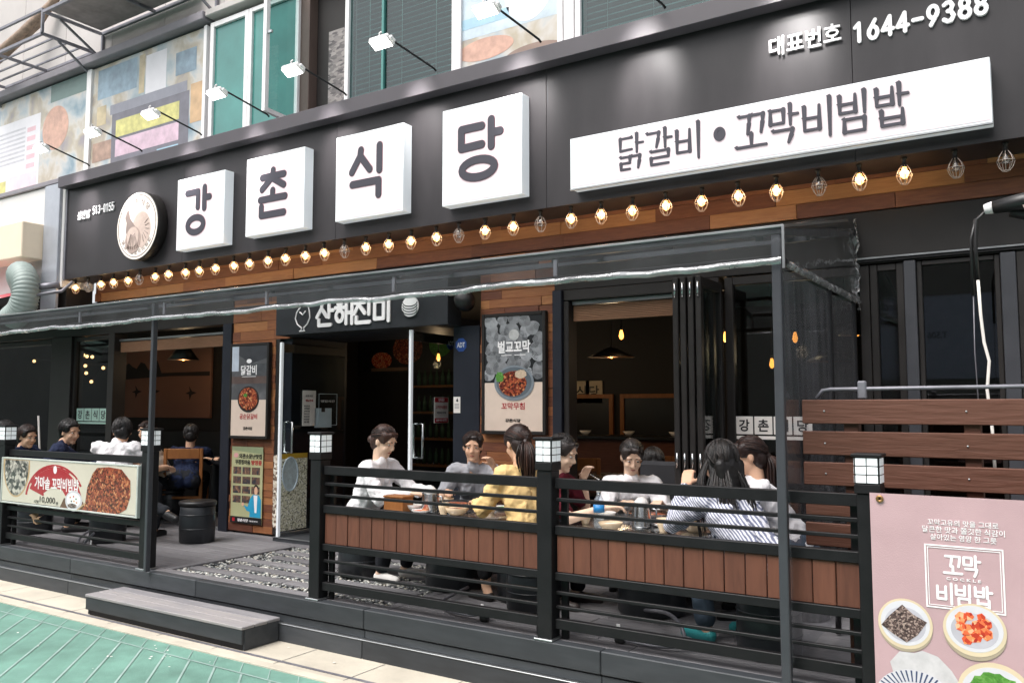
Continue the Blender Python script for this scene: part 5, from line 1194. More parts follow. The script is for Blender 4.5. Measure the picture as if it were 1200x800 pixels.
obj('collar', MB().tube([(-10.05, 5.2, 3.02), (-9.9, 5.4, 3.06)], .04, 8).tube([(-10.0, 5.1, 2.9), (-9.85, 5.4, 2.98), (-9.8, 5.5, 3.1)], .02, 6), MAT['galv'], t)
t = thing('leaning_stick', (-9.9, 4.9, .4), 'pale wooden stick leaning upright behind the seated diners at the left', 'stick')
obj('stick', MB().tube([at(45, 487, 5.5), at(46.5, 527, 5.5), at(46.8, 533, 5.5)-V((0, 0, .7))], .012, 6), MAT['paper'], t)
# opposite side of the street: only ever seen as a reflection in the glass
o = thing('opposite_building', (-2, -8, 0), 'grey building on the other side of the street, seen in reflections', 'building')
obj('wall', MB().box(-75, 45, -9, -6.2, 0, 6.8), pm('opposite_wall', '#6d6a68', .8, var=.15, scale=1), o)
w = MB()
for fl_ in range(2):
    for i in range(44): w.box(-72+i*2.5, -72+i*2.5+1.6, -6.23, -6.201, .5+fl_*3.1, 2.5+fl_*3.1)
obj('window', w, MAT['rubber'], o)
sg = obj('sign_board', MB().box(-3.3, .9, -6.35, -6.15, 2.15, 3.75), pm('opposite_sign', '#8f93a6', .6, bump=0), o)
text('T.506', -.17, .17, 2.93, 3.06, 0, MAT['ink'], sg, .01, xf=M.Translation((-1.87, -6.148, 0)) @ M.Rotation(math.pi, 4, 'Z'))

# ---------------------------------------------------------------- people
def fuse(name, mb, voxel, mat, parent, smooth=4, noise=0., nscale=.06, **k):
    """one continuous skin over overlapping tapered limbs"""
    me = mb.mesh(name); o = bpy.data.objects.new('tmp_'+name, me); COL.objects.link(o)
    m = o.modifiers.new('r', 'REMESH'); m.mode = 'VOXEL'; m.voxel_size = voxel; m.use_smooth_shade = True
    m = o.modifiers.new('s', 'SMOOTH'); m.iterations = smooth; m.factor = .5
    if noise:
        tx = bpy.data.textures.new('folds', 'CLOUDS'); tx.noise_scale = nscale; tx.noise_depth = 2
        m = o.modifiers.new('d', 'DISPLACE'); m.texture = tx; m.strength = noise; m.mid_level = .5; m.texture_coords = 'GLOBAL'
    me2 = bpy.data.meshes.new_from_object(o.evaluated_get(bpy.context.evaluated_depsgraph_get()))
    bpy.data.objects.remove(o)
    me2.name = name; me2.materials.clear(); me2.materials.append(mat)
    me2.polygons.foreach_set('use_smooth', [True]*len(me2.polygons))
    return obj(name, me2, mat, parent, **k)
def ik(a, b, l1, l2, pole):
    d = b-a; L = min(d.length, (l1+l2)*.998); t = d.normalized(); b = a+t*L
    x = (l1*l1-l2*l2+L*L)/(2*L); h = math.sqrt(max(l1*l1-x*x, 0))
    p = pole-t*pole.dot(t); p = p.normalized() if p.length > 1e-4 else V((0, 0, -1))
    return a+t*x+p*h, b
def striped(name, c1, c2, sc, rot):
    m = bpy.data.materials.new(name); m.use_nodes = True; nt = m.node_tree; N = nt.nodes; L = nt.links; b = N['Principled BSDF']; b.inputs['Roughness'].default_value = .8
    tc = N.new('ShaderNodeTexCoord'); mp = N.new('ShaderNodeMapping'); mp.inputs['Rotation'].default_value = rot
    w = N.new('ShaderNodeTexWave'); w.inputs['Scale'].default_value = sc; w.inputs['Distortion'].default_value = .8; w.inputs['Detail Scale'].default_value = .6
    r = N.new('ShaderNodeValToRGB'); e = r.color_ramp.elements; e[0].position = .46; e[0].color = (*srgb(c1), 1); e[1].position = .56; e[1].color = (*srgb(c2), 1)
    L.new(tc.outputs['Object'], mp.inputs[0]); L.new(mp.outputs[0], w.inputs[0]); L.new(w.outputs[0 if w.outputs[0].type != 'RGBA' else 1], r.inputs[0]); L.new(r.outputs[0], b.inputs['Base Color'])
    return m
def cloth(name, c): return pm('cloth_'+name, c, .85, var=.06, scale=14, bump=.25, bscale=220, spec=.2)
FLOOR = DZ
def person(label, head, face, look, shirt, pants, hairm, hair, hands, sleeve='short', seat=.33, s=.985, pitch=-18, skin='skin', fem=True, feet=None, floor=None, nk=.20, shoe='#1c1b1d', group=None, cross=None, tilt=0, barefoot=False, legs=True):
    fl = DZ if floor is None else floor
    H = V(head); a = R(face); f = V((math.cos(a), math.sin(a), 0)); l = V((-math.sin(a), math.cos(a), 0)); up = V((0, 0, 1))
    S = H-(f*(.045+(.208-nk)*.8)+up*nk)*s
    pz = fl+seat+.095*s; c = max(.70, min(1, (S.z-pz)/(.455*s))); th = math.acos(c)
    Pv = S-(f*math.sin(th)+up*c)*.455*s
    T = thing('person', (Pv.x, Pv.y, fl), label, 'person', group)
    ax = (S-Pv).normalized(); bk = ax.cross(l).normalized()      # bk: forward of the chest
    if bk.dot(f) < 0: bk = -bk
    sw = (.158 if fem else .185)*s; hw = .085*s
    body = MB(); top = MB(); bot = MB(); g = .012
    P_ = lambda t, x=0, y=0: Pv+ax*(.455*s*t)+l*x*s+bk*y*s
    for m_, e in ((body, 0), (top, g)):
        for sd in (-1, 1):
            m_.cap(P_(.02, sd*.065), .098*s+e, P_(.42, sd*.05), .086*s+e, 12)
            m_.cap(P_(.42, sd*.05), .086*s+e, P_(.80, sd*.072, .01), .092*s+e, 12)
            m_.cap(P_(.80, sd*.072, .0), .088*s+e, P_(.97, sd*.09, -.01), .058*s+e, 12)
            if fem: m_.ball(P_(.70, sd*.068, .07), (.055*s+e*.6,)*3, 10)
            m_.cap(P_(.95, sd*.05, -.01), .055*s+e, S+l*sd*sw, .052*s+e, 10)
        m_.cap(P_(.95, 0, -.012), .06*s+e*.8, P_(1.09, 0, .0), .051*s+e*.6, 10)
    lk = R(look); h = V((math.cos(lk)*math.cos(R(pitch)), math.sin(lk)*math.cos(R(pitch)), math.sin(R(pitch)))); hs = V((-math.sin(lk), math.cos(lk), 0)); hu = h.cross(hs)
    if hu.z < 0: hu = -hu
    if tilt: q = M.Rotation(R(tilt), 3, h); hs = q @ hs; hu = q @ hu
    HM = M((( hs.x, h.x, hu.x), (hs.y, h.y, hu.y), (hs.z, h.z, hu.z)))
    hp = lambda x, y, z: H+HM @ V((x*s, y*s, z*s))
    # head with brow, nose, jaw, ears
    body.cap(P_(1.0, 0, .0), .056*s, hp(0, -.022, -.06), .051*s, 12)
    body.ball(hp(0, -.012, .028), (.074*s, .094*s, .090*s), 20, 12, HM)
    body.ball(hp(0, .022, -.035), (.061*s, .068*s, .080*s), 18, 10, HM)
    body.ball(hp(0, .062, -.095), (.030*s, .024*s, .020*s), 10, 6, HM)
    for sd in (-1, 1):
        body.ball(hp(sd*.036, .062, -.030), (.024*s, .022*s, .026*s), 10, 6, HM)
        body.ball(hp(sd*.033, .076, .030), (.026*s, .012*s, .010*s), 10, 6, HM)
        body.ball(hp(sd*.073, -.008, -.008), (.010*s, .020*s, .032*s), 10, 6, HM)
    body.cap(hp(0, .084, .012), .0085*s, hp(0, .101, -.026), .0125*s, 8); body.ball(hp(.010, .092, -.030), .009*s, 8); body.ball(hp(-.010, .092, -.030), .009*s, 8)
    # arms and hands
    for sd, tg in zip((1, -1), hands):
        sh = S+l*sd*sw; tg = V(tg); l1, l2 = .275*s, .245*s
        wr = tg-(tg-sh).normalized()*.05*s
        el, wr = ik(sh, wr, l1, l2, V((0, 0, -.9))+l*sd*.55-f*.25)
        body.cap(sh, .047*s, el, .037*s); body.cap(el, .038*s, wr, .0245*s)
        top.cap(sh, .055*s+g, el if sleeve == 'long' else sh.lerp(el, .72), (.044*s if sleeve == 'long' else .052*s)+g)
        if sleeve == 'long': top.cap(el, .043*s+g, el.lerp(wr, .9), .033*s+g*.8)
        d = (wr-el).normalized(); d = (d+(tg-wr).normalized()*.4).normalized()
        n = V((0, 0, -1)); n = (n-d*n.dot(d)); n = n.normalized() if n.length > .05 else -f
        sv = d.cross(n).normalized(); inner = sv if sv.dot(l)*sd < 0 else -sv
        k = s*1.0
        for q in (-.026, -.009, .009, .026): body.cap(wr+sv*q*.7*k, .014*k, wr+d*.078*k+sv*q*k, .0115*k, 8)
        for i, q in enumerate((-.027, -.009, .009, .027)):
            fL = (.9, 1.05, 1.0, .8)[i if inner.dot(sv) < 0 else 3-i]*k
            b0 = wr+d*.078*k+sv*q*k; d1 = (d+n*.35).normalized(); b1 = b0+d1*.036*fL; d2 = (d+n*1.25).normalized(); b2 = b1+d2*.026*fL; b3 = b2+(d*.3+n).normalized()*.016*fL
            body.cap(b0, .0095*k, b1, .0085*k, 7); body.cap(b1, .0085*k, b2, .0078*k, 7); body.cap(b2, .0078*k, b3, .007*k, 7)
        t0 = wr+d*.022*k+inner*.024*k; t1 = t0+(d*.6+inner*.65+n*.35).normalized()*.038*k; t2 = t1+(d*.9+inner*.1+n*.55).normalized()*.028*k
        body.cap(t0, .0125*k, t1, .0105*k, 8); body.cap(t1, .0105*k, t2, .008*k, 8)
    # legs
    ft = feet or [(.36, .12), (.30, -.13)]
    for i, sd in enumerate((1, -1)):
        hp0 = Pv+l*sd*hw-up*.01
        fx, fyw = ft[i]; an = Pv+f*fx*s+l*fyw*s; an.z = fl+.085*s
        tdir = (f*.93+l*sd*.12).normalized()
        if cross and i == cross[0]: an = V(cross[1]); tdir = V(cross[2]).normalized()
        kn, an = ik(hp0, an, .40*s, .385*s, up*1.0+f*.9+(l*sd*.2))
        heel = an-up*.05*s-tdir*.03; toe = an+tdir*.155*s-up*.062*s
        if cross and i == cross[0]: heel = an-tdir*.02-up*.02; toe = an+tdir*.17*s-up*.01
        body.cap(hp0, .078*s, kn, .052*s); body.cap(kn, .052*s, kn.lerp(an, .35), .052*s); body.cap(kn.lerp(an, .35), .052*s, an, .034*s); body.cap(an, .034*s, heel, .030*s); body.cap(heel, .030*s, toe, .024*s)
        e = .014
        bot.cap(Pv+l*sd*.06*s+ax*.03, .105*s+e, hp0, .088*s+e); bot.cap(hp0, .088*s+e, kn, .062*s+e); end = {'long': .93, 'crop': .72, 'short': -.2}[legs if isinstance(legs, str) else 'long']
        if end > 0: bot.cap(kn, .060*s+e, kn.lerp(an, end), .042*s+e)
        if not barefoot: fuse('shoe', MB().cap(heel-up*.004, .038*s, toe-up*.004, .031*s, 10).cap(heel-up*.02, .03*s, toe-up*.018, .028*s, 10).cap(heel+tdir*.05, .036*s, toe, .03*s, 8), .008, pm('shoe_'+shoe[1:], shoe, .5, bump=.05), T, 2)
    fuse('body', body, .0075, MAT[skin], T, 3)
    fuse('shirt', top, .010, shirt, T, 3, .036, .06); fuse('trousers', bot, .013, pants, T, 3, .02, .07)
    # face details
    for sd in (-1, 1):
        e = obj('eye', MB().ball(hp(sd*.031, .0748, .006), (.0120*s, .0095*s, .0052*s), 10, 6, HM), MAT['eye_white'], T)
        obj('iris', MB().ball(hp(sd*.031, .0828, .006), (.0058*s, .003*s, .0050*s), 8, 5, HM), MAT['iris'], e)
        obj('eyebrow', MB().cap(hp(sd*.016, .0875, .030), .0034*s, hp(sd*.046, .0765, .030), .0026*s, 6), hairm, T)
    obj('mouth', MB().ball(hp(0, .0800, -.062), (.020*s, .0095*s, .0052*s), 10, 6, HM), MAT['lips'], T)
    # hair: a close cap and combed strands over it
    hm = MB()
    hm.ball(hp(0, -.026, .040), (.083*s, .098*s, .092*s), 20, 12, HM); hm.ball(hp(0, -.055, -.018), (.076*s, .062*s, .088*s), 16, 10, HM)
    for sd in (-1, 1):
        hm.ball(hp(sd*.062, .015, .045), (.022*s, .045*s, .05*s), 12, 8, HM)
        if hair in ('long', 'bob'): hm.cap(hp(sd*.072, -.005, .03), .022*s, hp(sd*.072, -.015, -.07), .020*s, 8)
        if fem and hair != 'short': hm.cap(hp(sd*.03, .066, .088), .016*s, hp(sd*.066, .045, .01), .012*s, 8)
    hm.cap(hp(.02, .062, .085), .020*s, hp(-.05, .045, .075), .018*s, 8)
    tie = None
    if hair == 'bun': tie = (0, -.112, -.035); hm.ball(hp(0, -.128, -.04), (.038*s, .032*s, .036*s), 12, 8, HM)
    if hair == 'pony': tie = (0, -.118, -.02)
    st_ = []
    cen = V((0, -.024, .030)); rad = V((.087, .100, .099)); rr_ = random.Random(len(label)*7+3)
    def surf(dv): dv = dv.normalized(); return V((cen.x+rad.x*dv.x, cen.y+rad.y*dv.y, cen.z+rad.z*dv.z))
    nstr = 520 if hair == 'long' else 420
    for i in range(nstr):
        if tie:
            t_ = rr_.uniform(-2.2, 2.2); A = V((math.sin(t_), math.cos(t_)*.85, .62-.35*abs(t_)/2.2+rr_.uniform(-.1, .35))); Bv = V((rr_.uniform(-.12, .12), -1, -.45+rr_.uniform(-.12, .12)))
        else:
            t_ = rr_.uniform(-2.75, 2.75); t_ = math.copysign(abs(t_)**1.0, t_); A = V((rr_.uniform(-.22, .22), rr_.uniform(-.5, .55), 1.)); z_ = (.55 if abs(t_) < .75 else -.15 if abs(t_) < 1.5 else -.75); Bv = V((math.sin(t_), math.cos(t_), z_+rr_.uniform(-.15, .12)))
        A.normalize(); Bv.normalize(); pts = []
        lift = rr_.uniform(.985, 1.03) if rr_.random() < .9 else rr_.uniform(1.03, 1.075)
        for k in range(9):
            u = k/8; dv = A.lerp(Bv, u)
            if dv.length < .05: continue
            p = surf(dv)-cen; pts.append(hp(*(cen+p*lift)))
        if hair == 'long' and not tie and abs(t_) > 1.0:
            p = pts[-1].copy(); ln = rr_.uniform(.22, .42)*s; out = (p-H); out.z = 0; out = out.normalized()
            for k in range(1, 8):
                u = k/7; pts.append(p+V((0, 0, -ln*u))+(-f*.05*u*u+out*(.05*math.sin(u*2.2)+.03*u))*s+V((rr_.uniform(-.003, .003), rr_.uniform(-.003, .003), 0)))
        n_ = len(pts)
        if n_ > 3: st_.append((pts, [.0034*s*(1-.55*abs(2*j/(n_-1)-1)**3) for j in range(n_)]))
    if hair == 'pony':
        b0 = hp(*tie); dn = V((0, 0, -1))
        for i in range(90):
            o_ = V((rr_.gauss(0, .017), rr_.gauss(0, .017), 0)); ln = rr_.uniform(.20, .30)*s
            st_.append(([b0+o_*.3]+[b0+(-h*.045*math.sin(min(u*3, 1.6))*s)+dn*ln*u*u**.2+o_*(.5+math.sin(u*2.6)) for u in (.15, .3, .45, .6, .75, .9, 1)], [.004, .006, .007, .007, .0065, .006, .005, .002]))
        hm.cap(hp(*tie), .02*s, b0+dn*.07-h*.03, .026*s, 8); hm.cap(b0+dn*.07-h*.03, .026*s, b0+dn*.2-h*.03, .012*s, 8)
    if hair == 'long':
        for q in (-.06, -.03, 0, .03, .06): hm.cap(hp(q, -.08, -.02), .034*s, hp(q, -.085, -.05)-up*.13*s-f*.02, .022*s, 8); hm.cap(hp(q, -.085, -.05)-up*.13*s-f*.02, .022*s, hp(q*.9, -.08, -.05)-up*.22*s-f*.04, .006*s, 8)
    ho = fuse('hair', hm, .008, hairm, T, 3, .006, .02)
    sm = MB()
    for p_, r_ in st_: sm.tube(p_, r_, 4)
    obj('hair_strands', sm, hairm, ho, kind='stuff')
    return T, dict(hip=Pv, f=f, l=l, head=H, hp=hp)
WHITE = cloth('white', '#efecee'); GREYT = cloth('heather_grey', '#a9aab0'); YEL = cloth('yellow', '#ecc98c'); MAR = cloth('maroon', '#5a1c28'); NAVY = cloth('navy', '#2a3048'); BLK = cloth('black', '#1f1f22')
JEAN = cloth('jeans', '#44505e'); DARK = cloth('dark_trousers', '#25272c'); LIL = cloth('lilac', '#a08aa6'); BEI = cloth('beige', '#c9b9a8'); MID = cloth('mid_navy', '#232c46')
STR = striped('cloth_striped', '#757a92', '#dcdce4', 22, (.3, .75, .2))
HB, HN = MAT['hair_black'], MAT['hair_brown']
TZ = .86
T1, T2, T3 = (-3.72, 5.0), (-2.22, 5.08), (-8.75, 5.5)
def stool(x, y, h, label, fl=DZ):
    t = thing('drum_stool', (x, y, fl), label, 'stool', 'black drum stools')
    obj('drum', MB().lathe([(.150, .0), (.165, .01), (.168, h*.5), (.163, h-.06), (.155, h-.05)], (x, y, fl+.001), 24), MAT['drum'], t)
    obj('seat', MB().lathe([(.150, h-.049), (.172, h-.045), (.178, h-.02), (.165, h-.004), (.0, h)], (x, y, fl+.001), 24), MAT['rubber'], t)
    obj('drum_rib', MB().lathe([(.168, h*.33), (.1725, h*.345), (.168, h*.36)], (x, y, fl), 24).lathe([(.167, h*.66), (.1715, h*.675), (.167, h*.69)], (x, y, fl), 24), MAT['drum'], t)
    return t
def seat_for(info, label, fl=DZ):
    p = info['hip']; stool(p.x, p.y, max(.18, p.z-.095*.94-fl+.012), label, fl)
# table by the entrance
_, i = person('woman in white shirt with dark bun, eating in profile at the near table', (-4.40, 4.98, 1.345), 6, 2, WHITE, DARK, HN, 'bun', [(-4.0, 5.12, .955), (-4.02, 4.90, .95)], 'long', pitch=-24, skin='skin_pale', shoe='#d8d4d0', legs='long')
seat_for(i, 'black drum stool under the woman in the white shirt with a bun')
_, i = person('woman in a grey t-shirt facing the street with one hand raised to her chin', (-4.00, 5.60, 1.29), -66, -58, GREYT, DARK, HN, 'bun', [(-3.70, 5.46, 1.16), (-4.02, 5.27, .93)], 'short', pitch=-8, legs='crop')
seat_for(i, 'black drum stool under the woman in the grey t-shirt')
_, i = person('woman in a yellow shirt with a dark ponytail, her back to the street', (-3.06, 4.80, 1.365), 158, 150, YEL, BLK, HN, 'pony', [(-3.42, 4.80, .935), (-3.38, 5.08, .94)], 'long', pitch=-20, legs='crop', barefoot=False, shoe='#2a2422')
seat_for(i, 'black drum stool under the woman in the yellow shirt')
# second table
_, i = person('black haired person in maroon reaching over the table beside the middle post', (-2.80, 4.96, 1.30), 8, 5, MAR, DARK, HB, 'bob', [(-2.72, 5.2, 1.13), (-2.42, 4.92, .95)], 'short', pitch=-20, skin='skin_pale', shoe='#3a3230')
seat_for(i, 'black drum stool under the person in maroon')
_, i = person('woman in a white t-shirt with tied black hair, facing the street and looking down', (-2.60, 5.62, 1.25), -62, -56, WHITE, BLK, HB, 'bun', [(-2.28, 5.38, .945), (-2.48, 5.26, .945)], 'short', pitch=-26, skin='skin_pale')
seat_for(i, 'black drum stool under the woman in the white t-shirt')
_, i = person('brown haired woman in pale top, partly hidden behind the long haired woman', (-1.66, 5.34, 1.30), 205, 200, WHITE, JEAN, HN, 'pony', [(-1.95, 5.28, .95), (-1.98, 5.08, .95)], 'short', pitch=-14)
seat_for(i, 'black drum stool under the woman in the pale top')
_, i = person('woman with long straight black hair in a striped shirt, back to the street', (-1.64, 4.74, 1.285), 148, 146, STR, JEAN, HB, 'long', [(-1.90, 4.83, 1.16), (-1.90, 5.0, .945)], 'long', pitch=-16, shoe='#2f8f92', s=1.03)
seat_for(i, 'black drum stool under the woman in the striped shirt')
_, i = person('diner in a lilac top just behind the woman in the white t-shirt', (-2.72, 6.28, 1.16), 118, 118, LIL, DARK, HB, 'short', [(-2.85, 6.6, .95), (-3.05, 6.5, .95)], 'short', pitch=-20, fem=False)
# left hand group
_, i = person('man in white shirt from behind, leg crossed, beside the left lantern post', (-7.90, 5.0, 1.365), 118, 150, WHITE, DARK, HB, 'short', [(-8.15, 5.42, .97), (-7.75, 5.45, .97)], 'short', fem=False, s=1.05, nk=.15, pitch=-22, shoe='#1b1b1d', cross=(0, (-7.02, 4.98, .62), (.95, -.1, -.22)), feet=[(.3, -.1), (.28, -.3)])
seat_for(i, 'black drum stool under the man in the white shirt')
stool(-7.05, 5.28, .40, 'empty black drum stool on the deck near the crossed leg')
_, i = person('man in a navy jacket and black shirt looking to the right behind the food banner', (-8.85, 5.0, 1.345), 60, 12, NAVY, DARK, HB, 'short', [(-8.70, 5.40, .95), (-8.95, 5.42, .95)], 'long', fem=False, s=1.05, nk=.165, pitch=-10)
seat_for(i, 'black drum stool under the man in the navy jacket')
_, i = person('person in a navy shirt over white at the far left behind the banner', (-9.70, 5.0, 1.28), 20, 10, MID, DARK, HN, 'short', [(-9.4, 5.2, .95), (-9.45, 5.0, .95)], 'short', fem=False, s=1.02, nk=.165, pitch=-12)
seat_for(i, 'black drum stool under the person in navy at the far left')
_, i = person('dark haired person cut by the left edge of the picture', (-10.22, 5.02, 1.33), 70, 70, BLK, DARK, HB, 'bob', [(-10.1, 5.4, .95), (-10.3, 5.4, .95)], 'short', s=.98)
_, i = person('woman in a beige top partly hidden behind the left lantern post', (-8.95, 5.97, 1.325), 232, 280, BEI, DARK, HN, 'bun', [(-9.1, 5.65, .97), (-9.0, 5.6, .97)], 'long', pitch=-10)
seat_for(i, 'black drum stool under the woman in beige')
_, i = person('person in a navy shirt seen from behind on a wooden chair inside the left opening', (-8.78, 6.45, 1.275), 135, 140, MID, DARK, HB, 'short', [(-9.1, 6.75, 1.0), (-9.0, 6.85, 1.0)], 'short', fem=False, floor=.33, seat=.36)
_, i = person('woman in black with a red scarf facing out inside the left opening', (-8.35, 6.85, 1.235), 250, 262, BLK, DARK, HB, 'bob', [(-8.5, 6.5, .98), (-8.35, 6.52, .98)], 'long', floor=.33, seat=.34)
obj('scarf', MB().tube([i['hp'](.05, .06, -.14), i['hp'](.02, .10, -.20), i['hp'](.01, .12, -.32)], [.02, .024, .012], 8), cloth('red', '#a8242c'), _)
# black shirt panel and undershirts
# ---------------------------------------------------------------- tables, chairs, dishes
def table(x, y, z, r, label, fl=DZ):
    t = thing('round_table', (x, y, fl), label, 'table', 'round steel topped tables')
    obj('tabletop', MB().lathe([(0, z), (r-.01, z), (r, z-.004), (r+.004, z-.014), (r, z-.022), (.12, z-.03), (0, z-.03)], (x, y, 0), 48), MAT['steel'], t)
    obj('grill_cover', MB().lathe([(0, z+.006), (.13, z+.006), (.14, z+.001)], (x, y, 0), 32), MAT['galv'], t)
    obj('pedestal', MB().lathe([(.21, fl+.002), (.22, fl+.02), (.215, fl+.2), (.20, z-.06), (.19, z-.031)], (x, y, 0), 28), MAT['drum'], t)
    return t
table(*T1, TZ, .56, 'round steel table in front of the entrance, set with food for three women')
table(*T2, TZ, .56, 'round steel table behind the right railing, with the blue labelled bottle')
table(*T3, .92, .55, 'round table at the left behind the food banner')
table(-8.75, 7.0, .98, .45, 'round table inside the left opening', .33)
ST, CRM = MAT['steel'], pm('bowl_cream', '#d8c0a0', .35, var=.04, bump=0)
MELA = pm('bowl_white', '#e4e0dc', .3, var=.03, bump=0)
def bowl(x, y, r, h, mat, label, z=TZ, food=None, name='bowl'):
    t = thing(name, (x, y, z), label, name)
    obj('body', MB().lathe([(r*.5, .001), (r*.55, .006), (r*.85, h*.5), (r, h), (r*.95, h), (r*.8, h*.5), (r*.5, .012), (0, .011)], (x, y, z), 24), mat, t)
    if food: obj('food', MB().lathe([(r*.86, h*.72), (r*.5, h*.85), (0, h*.95)], (x, y, z), 16), food, t)
    return t
RICE = pm('rice', '#e2dccb', .8, var=.1, scale=90, bump=.4, bscale=200)
def cup(x, y, label, z=TZ, mat=None): return bowl(x, y, .040, .085, mat or CRM, label, z, name='cup')
bowl(-3.98, 5.18, .085, .055, CRM, 'cream rice bowl beside the wooden box on the near table', food=RICE); bowl(-3.55, 4.78, .09, .055, CRM, 'cream bowl in front of the woman in yellow', food=MEAT); bowl(-3.74, 5.02, .16, .05, ST, 'wide steel pan in the middle of the near table', TZ+.007, MEAT, 'pan')
bowl(-3.82, 4.72, .07, .025, MELA, 'small white side dish at the front of the near table', food=KIM, name='side dish'); bowl(-3.45, 5.2, .07, .025, MELA, 'small white side dish by the grey t-shirt woman', food=GRN, name='side dish'); bowl(-3.95, 4.80, .09, .05, MELA, 'white bowl in front of the bun haired woman', food=RICE)
cup(-3.62, 4.72, 'cream paper cup at the front right of the near table'); cup(-3.42, 5.02, 'cream paper cup beside the woman in yellow')
t = thing('wooden_box', (-4.02, 4.72, TZ), 'wooden utensil box at the left front of the near table', 'box')
obj('box', MB().box(-4.12, -3.94, 4.66, 4.78, TZ+.001, TZ+.10, .004), MAT['chair_wood'], t); obj('lid', MB().box(-4.125, -3.935, 4.655, 4.785, TZ+.101, TZ+.115, .004), MAT['chair_wood'], t)
def steel_pot(x, y, label):
    t = thing('steel_water_pot', (x, y, TZ), label, 'pot')
    obj('body', MB().lathe([(.058, .001), (.062, .01), (.060, .13), (.064, .135), (.060, .138), (.056, .13), (.056, .012), (0, .011)], (x, y, TZ), 24), ST, t)
    obj('handle', MB().tube([(x+.058, y, TZ+.12), (x+.10, y, TZ+.115), (x+.105, y, TZ+.05), (x+.06, y, TZ+.035)], .007, 8), ST, t)
    obj('tissue', MB().lathe([(.05, .13), (.045, .16), (.02, .185), (0, .18)], (x, y, TZ), 9), MELA, t)
steel_pot(-3.80, 4.80, 'steel container with white napkins on the near table'); steel_pot(-2.22, 4.93, 'steel container with white napkins on the right table')
t = thing('water_bottle', (-2.42, 4.74, TZ), 'clear water bottle with a blue label on the right table', 'bottle')
obj('body', MB().lathe([(.03, .001), (.034, .01), (.034, .15), (.028, .18), (.013, .205), (.013, .22)], (-2.42, 4.74, TZ), 18), glass_mat('bottle_plastic', (.9, .93, .95), .08, .12, (.8, .85, .88)), t)
obj('label', MB().lathe([(.0355, .10), (.0355, .145)], (-2.42, 4.74, TZ), 18), pm('label_blue', '#2a86c8', .4, bump=0), t); obj('cap', MB().lathe([(.015, .221), (.015, .24), (0, .241)], (-2.42, 4.74, TZ), 12), MELA, t)
cup(-2.58, 4.86, 'cream printed cup left of the water bottle'); cup(-2.02, 4.80, 'cream printed cup right of the steel container'); cup(-1.98, 5.40, 'cream cup at the far side of the right table')
bowl(-2.32, 4.70, .075, .05, CRM, 'cream bowl beside the water bottle on the right table', food=RICE); bowl(-1.86, 4.92, .085, .055, CRM, 'cream bowl in front of the striped shirt woman', food=MEAT); bowl(-2.30, 5.22, .16, .05, ST, 'wide steel pan in the middle of the right table', TZ+.007, MEAT, 'pan')
bowl(-2.10, 5.0, .075, .03, MELA, 'white side dish behind the steel container', food=KIM, name='side dish'); bowl(-2.58, 5.12, .085, .05, MELA, 'white bowl under the reaching hand', food=RICE)
bowl(-8.36, 5.25, .09, .03, MELA, 'white plate on the left table near the lantern post', .92, KIM, 'plate'); bowl(-8.9, 5.2, .08, .05, CRM, 'cream bowl on the left table', .92, RICE)
t = thing('chopsticks', (-2.55, 5.35, 1.18), 'pair of steel chopsticks held by the person in maroon', 'chopsticks')
for k in (-.004, .004): obj('stick', MB().tube([(-2.72, 5.2+k, 1.15), (-2.54, 5.22+k*3, 1.04)], [.004, .0025], 6), ST, t)
def wood_chair(x, y, rz, label, fl=.33):
    t = thing('wooden_chair', (x, y, fl), label, 'chair', 'wooden chairs inside the left opening', R(rz))
    mt = M.Translation((x, y, fl)) @ M.Rotation(R(rz), 4, 'Z'); c = MAT['chair_wood']
    for sx in (-.2, .2):
        obj('leg', MB().box(sx-.018, sx+.018, -.20, -.164, 0, .80, .004, mt), c, t); obj('leg', MB().box(sx-.018, sx+.018, .17, .206, 0, .40, .004, mt), c, t)
    obj('seat', MB().box(-.215, .215, -.163, .215, .401, .44, .01, mt), MAT['rubber'], t)
    obj('backrest', MB().box(-.181, .181, -.196, -.172, .68, .80, .006, mt), c, t); obj('stretcher', MB().box(-.181, .181, -.19, -.175, .22, .25, .003, mt), c, t)
wood_chair(-8.68, 6.33, 42, 'wooden chair holding the person in the navy shirt'); wood_chair(-9.35, 6.30, 25, 'wooden chair left of the navy shirted person')
t = thing('dark_chair', (-2.52, 6.1, DZ), 'chair with a dark grey coat over its back behind the white t-shirt woman', 'chair')
obj('backrest', MB().box(-2.72, -2.40, 6.0, 6.06, .75, 1.20, .05), cloth('charcoal_coat', '#3a3a3d'), t); obj('seat', MB().box(-2.74, -2.38, 6.07, 6.42, .72, .76, .01), MAT['rubber'], t)
for sx in (-2.72, -2.41):
    for sy in (6.01, 6.38): obj('leg', MB().box(sx-.015, sx+.015, sy, sy+.03, .335, .75, .003), MAT['rubber'], t)
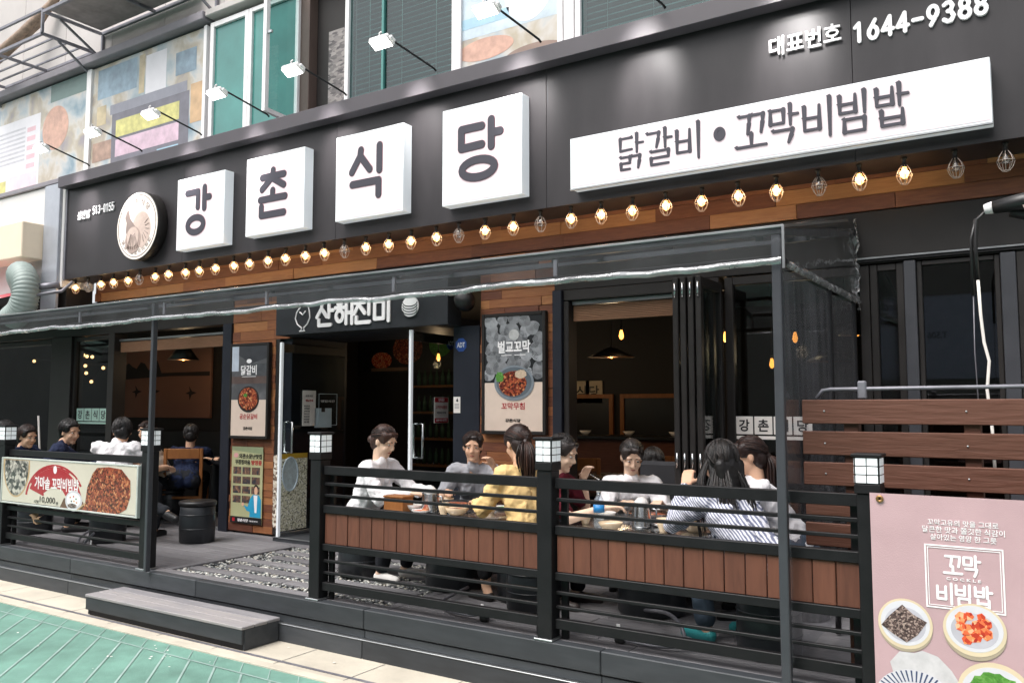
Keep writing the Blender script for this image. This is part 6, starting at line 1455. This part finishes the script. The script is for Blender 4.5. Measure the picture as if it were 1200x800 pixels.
# gas hoses under the tables
def hose(pts, label):
    t = thing('gas_hose', pts[0], label, 'hose', 'grey gas hoses under the tables')
    obj('hose', MB().tube(smooth_path(pts, 8), .011, 8), MAT['galv'], t); p = V(pts[-1]); obj('valve', MB().box(p.x-.03, p.x+.03, p.y-.02, p.y+.02, DZ+.002, DZ+.075, .008), MAT['rubber'], t)
    obj('valve_handle', MB().box(p.x-.012, p.x+.012, p.y-.026, p.y-.021, DZ+.05, DZ+.11, .003), MAT['white'], t)
hose([(-3.5, 4.85, .36), (-3.45, 4.5, .34), (-3.3, 4.34, .335), (-3.1, 4.30, .335), (-2.98, 4.30, .36)], 'grey gas hose lying on the deck under the near table')
hose([(-2.2, 4.9, .36), (-1.9, 4.55, .45), (-1.74, 4.36, .44), (-1.72, 4.33, .36), (-1.86, 4.31, .33), (-2.08, 4.32, .335)], 'looped grey gas hose behind the right railing')
hose([(-8.6, 5.2, .36), (-7.9, 4.6, .36), (-7.55, 4.42, .34), (-7.42, 4.40, .42), (-7.33, 4.40, .48)], 'grey gas hose under the food banner railing')
for x, y, rz in ((-3.9, 7.25, 20), (-3.3, 7.6, 200), (-2.4, 7.4, 90)): wood_chair(x, y, rz, {20: 'wooden chair at the left of the dim table inside the right opening', 200: 'wooden chair behind the dim table inside the right opening', 90: 'wooden chair right of the dim table inside the right opening'}[rz])
table(-3.4, 7.15, .98, .42, 'dim round table inside the right window opening', .33)
mb = MB()
for _ in range(30):
    x, y = (rnd.gauss(-5.0, .35), rnd.gauss(3.38, .10)) if rnd.random() < .6 else (rnd.uniform(-7.5, -3), rnd.uniform(2.8, 4.1)); r = rnd.uniform(.004, .011); a = rnd.random()*6
    mb.quad(*[(x+r*math.cos(a+k*1.57)*rnd.uniform(.6, 1.3), y+r*math.sin(a+k*1.57)*rnd.uniform(.6, 1.3), .013+rnd.uniform(0, .003)) for k in range(4)])
obj('litter', mb, MAT['paper'], kind='stuff')
# burnt leaf litter caught on the left rail
t = thing('paper_scrap', (-7.9, 4.25, .58), 'crumpled brown scrap caught on the rail below the food banner', 'litter')
obj('scrap', MB().grid(lambda u, v: (-8.0+u*.16, 4.20+.03*math.sin(u*9+v*5), .56+v*.06+.02*math.sin(u*7)), 8, 4), pm('scrap_brown', '#8a7056', .8), t)
index_kids()
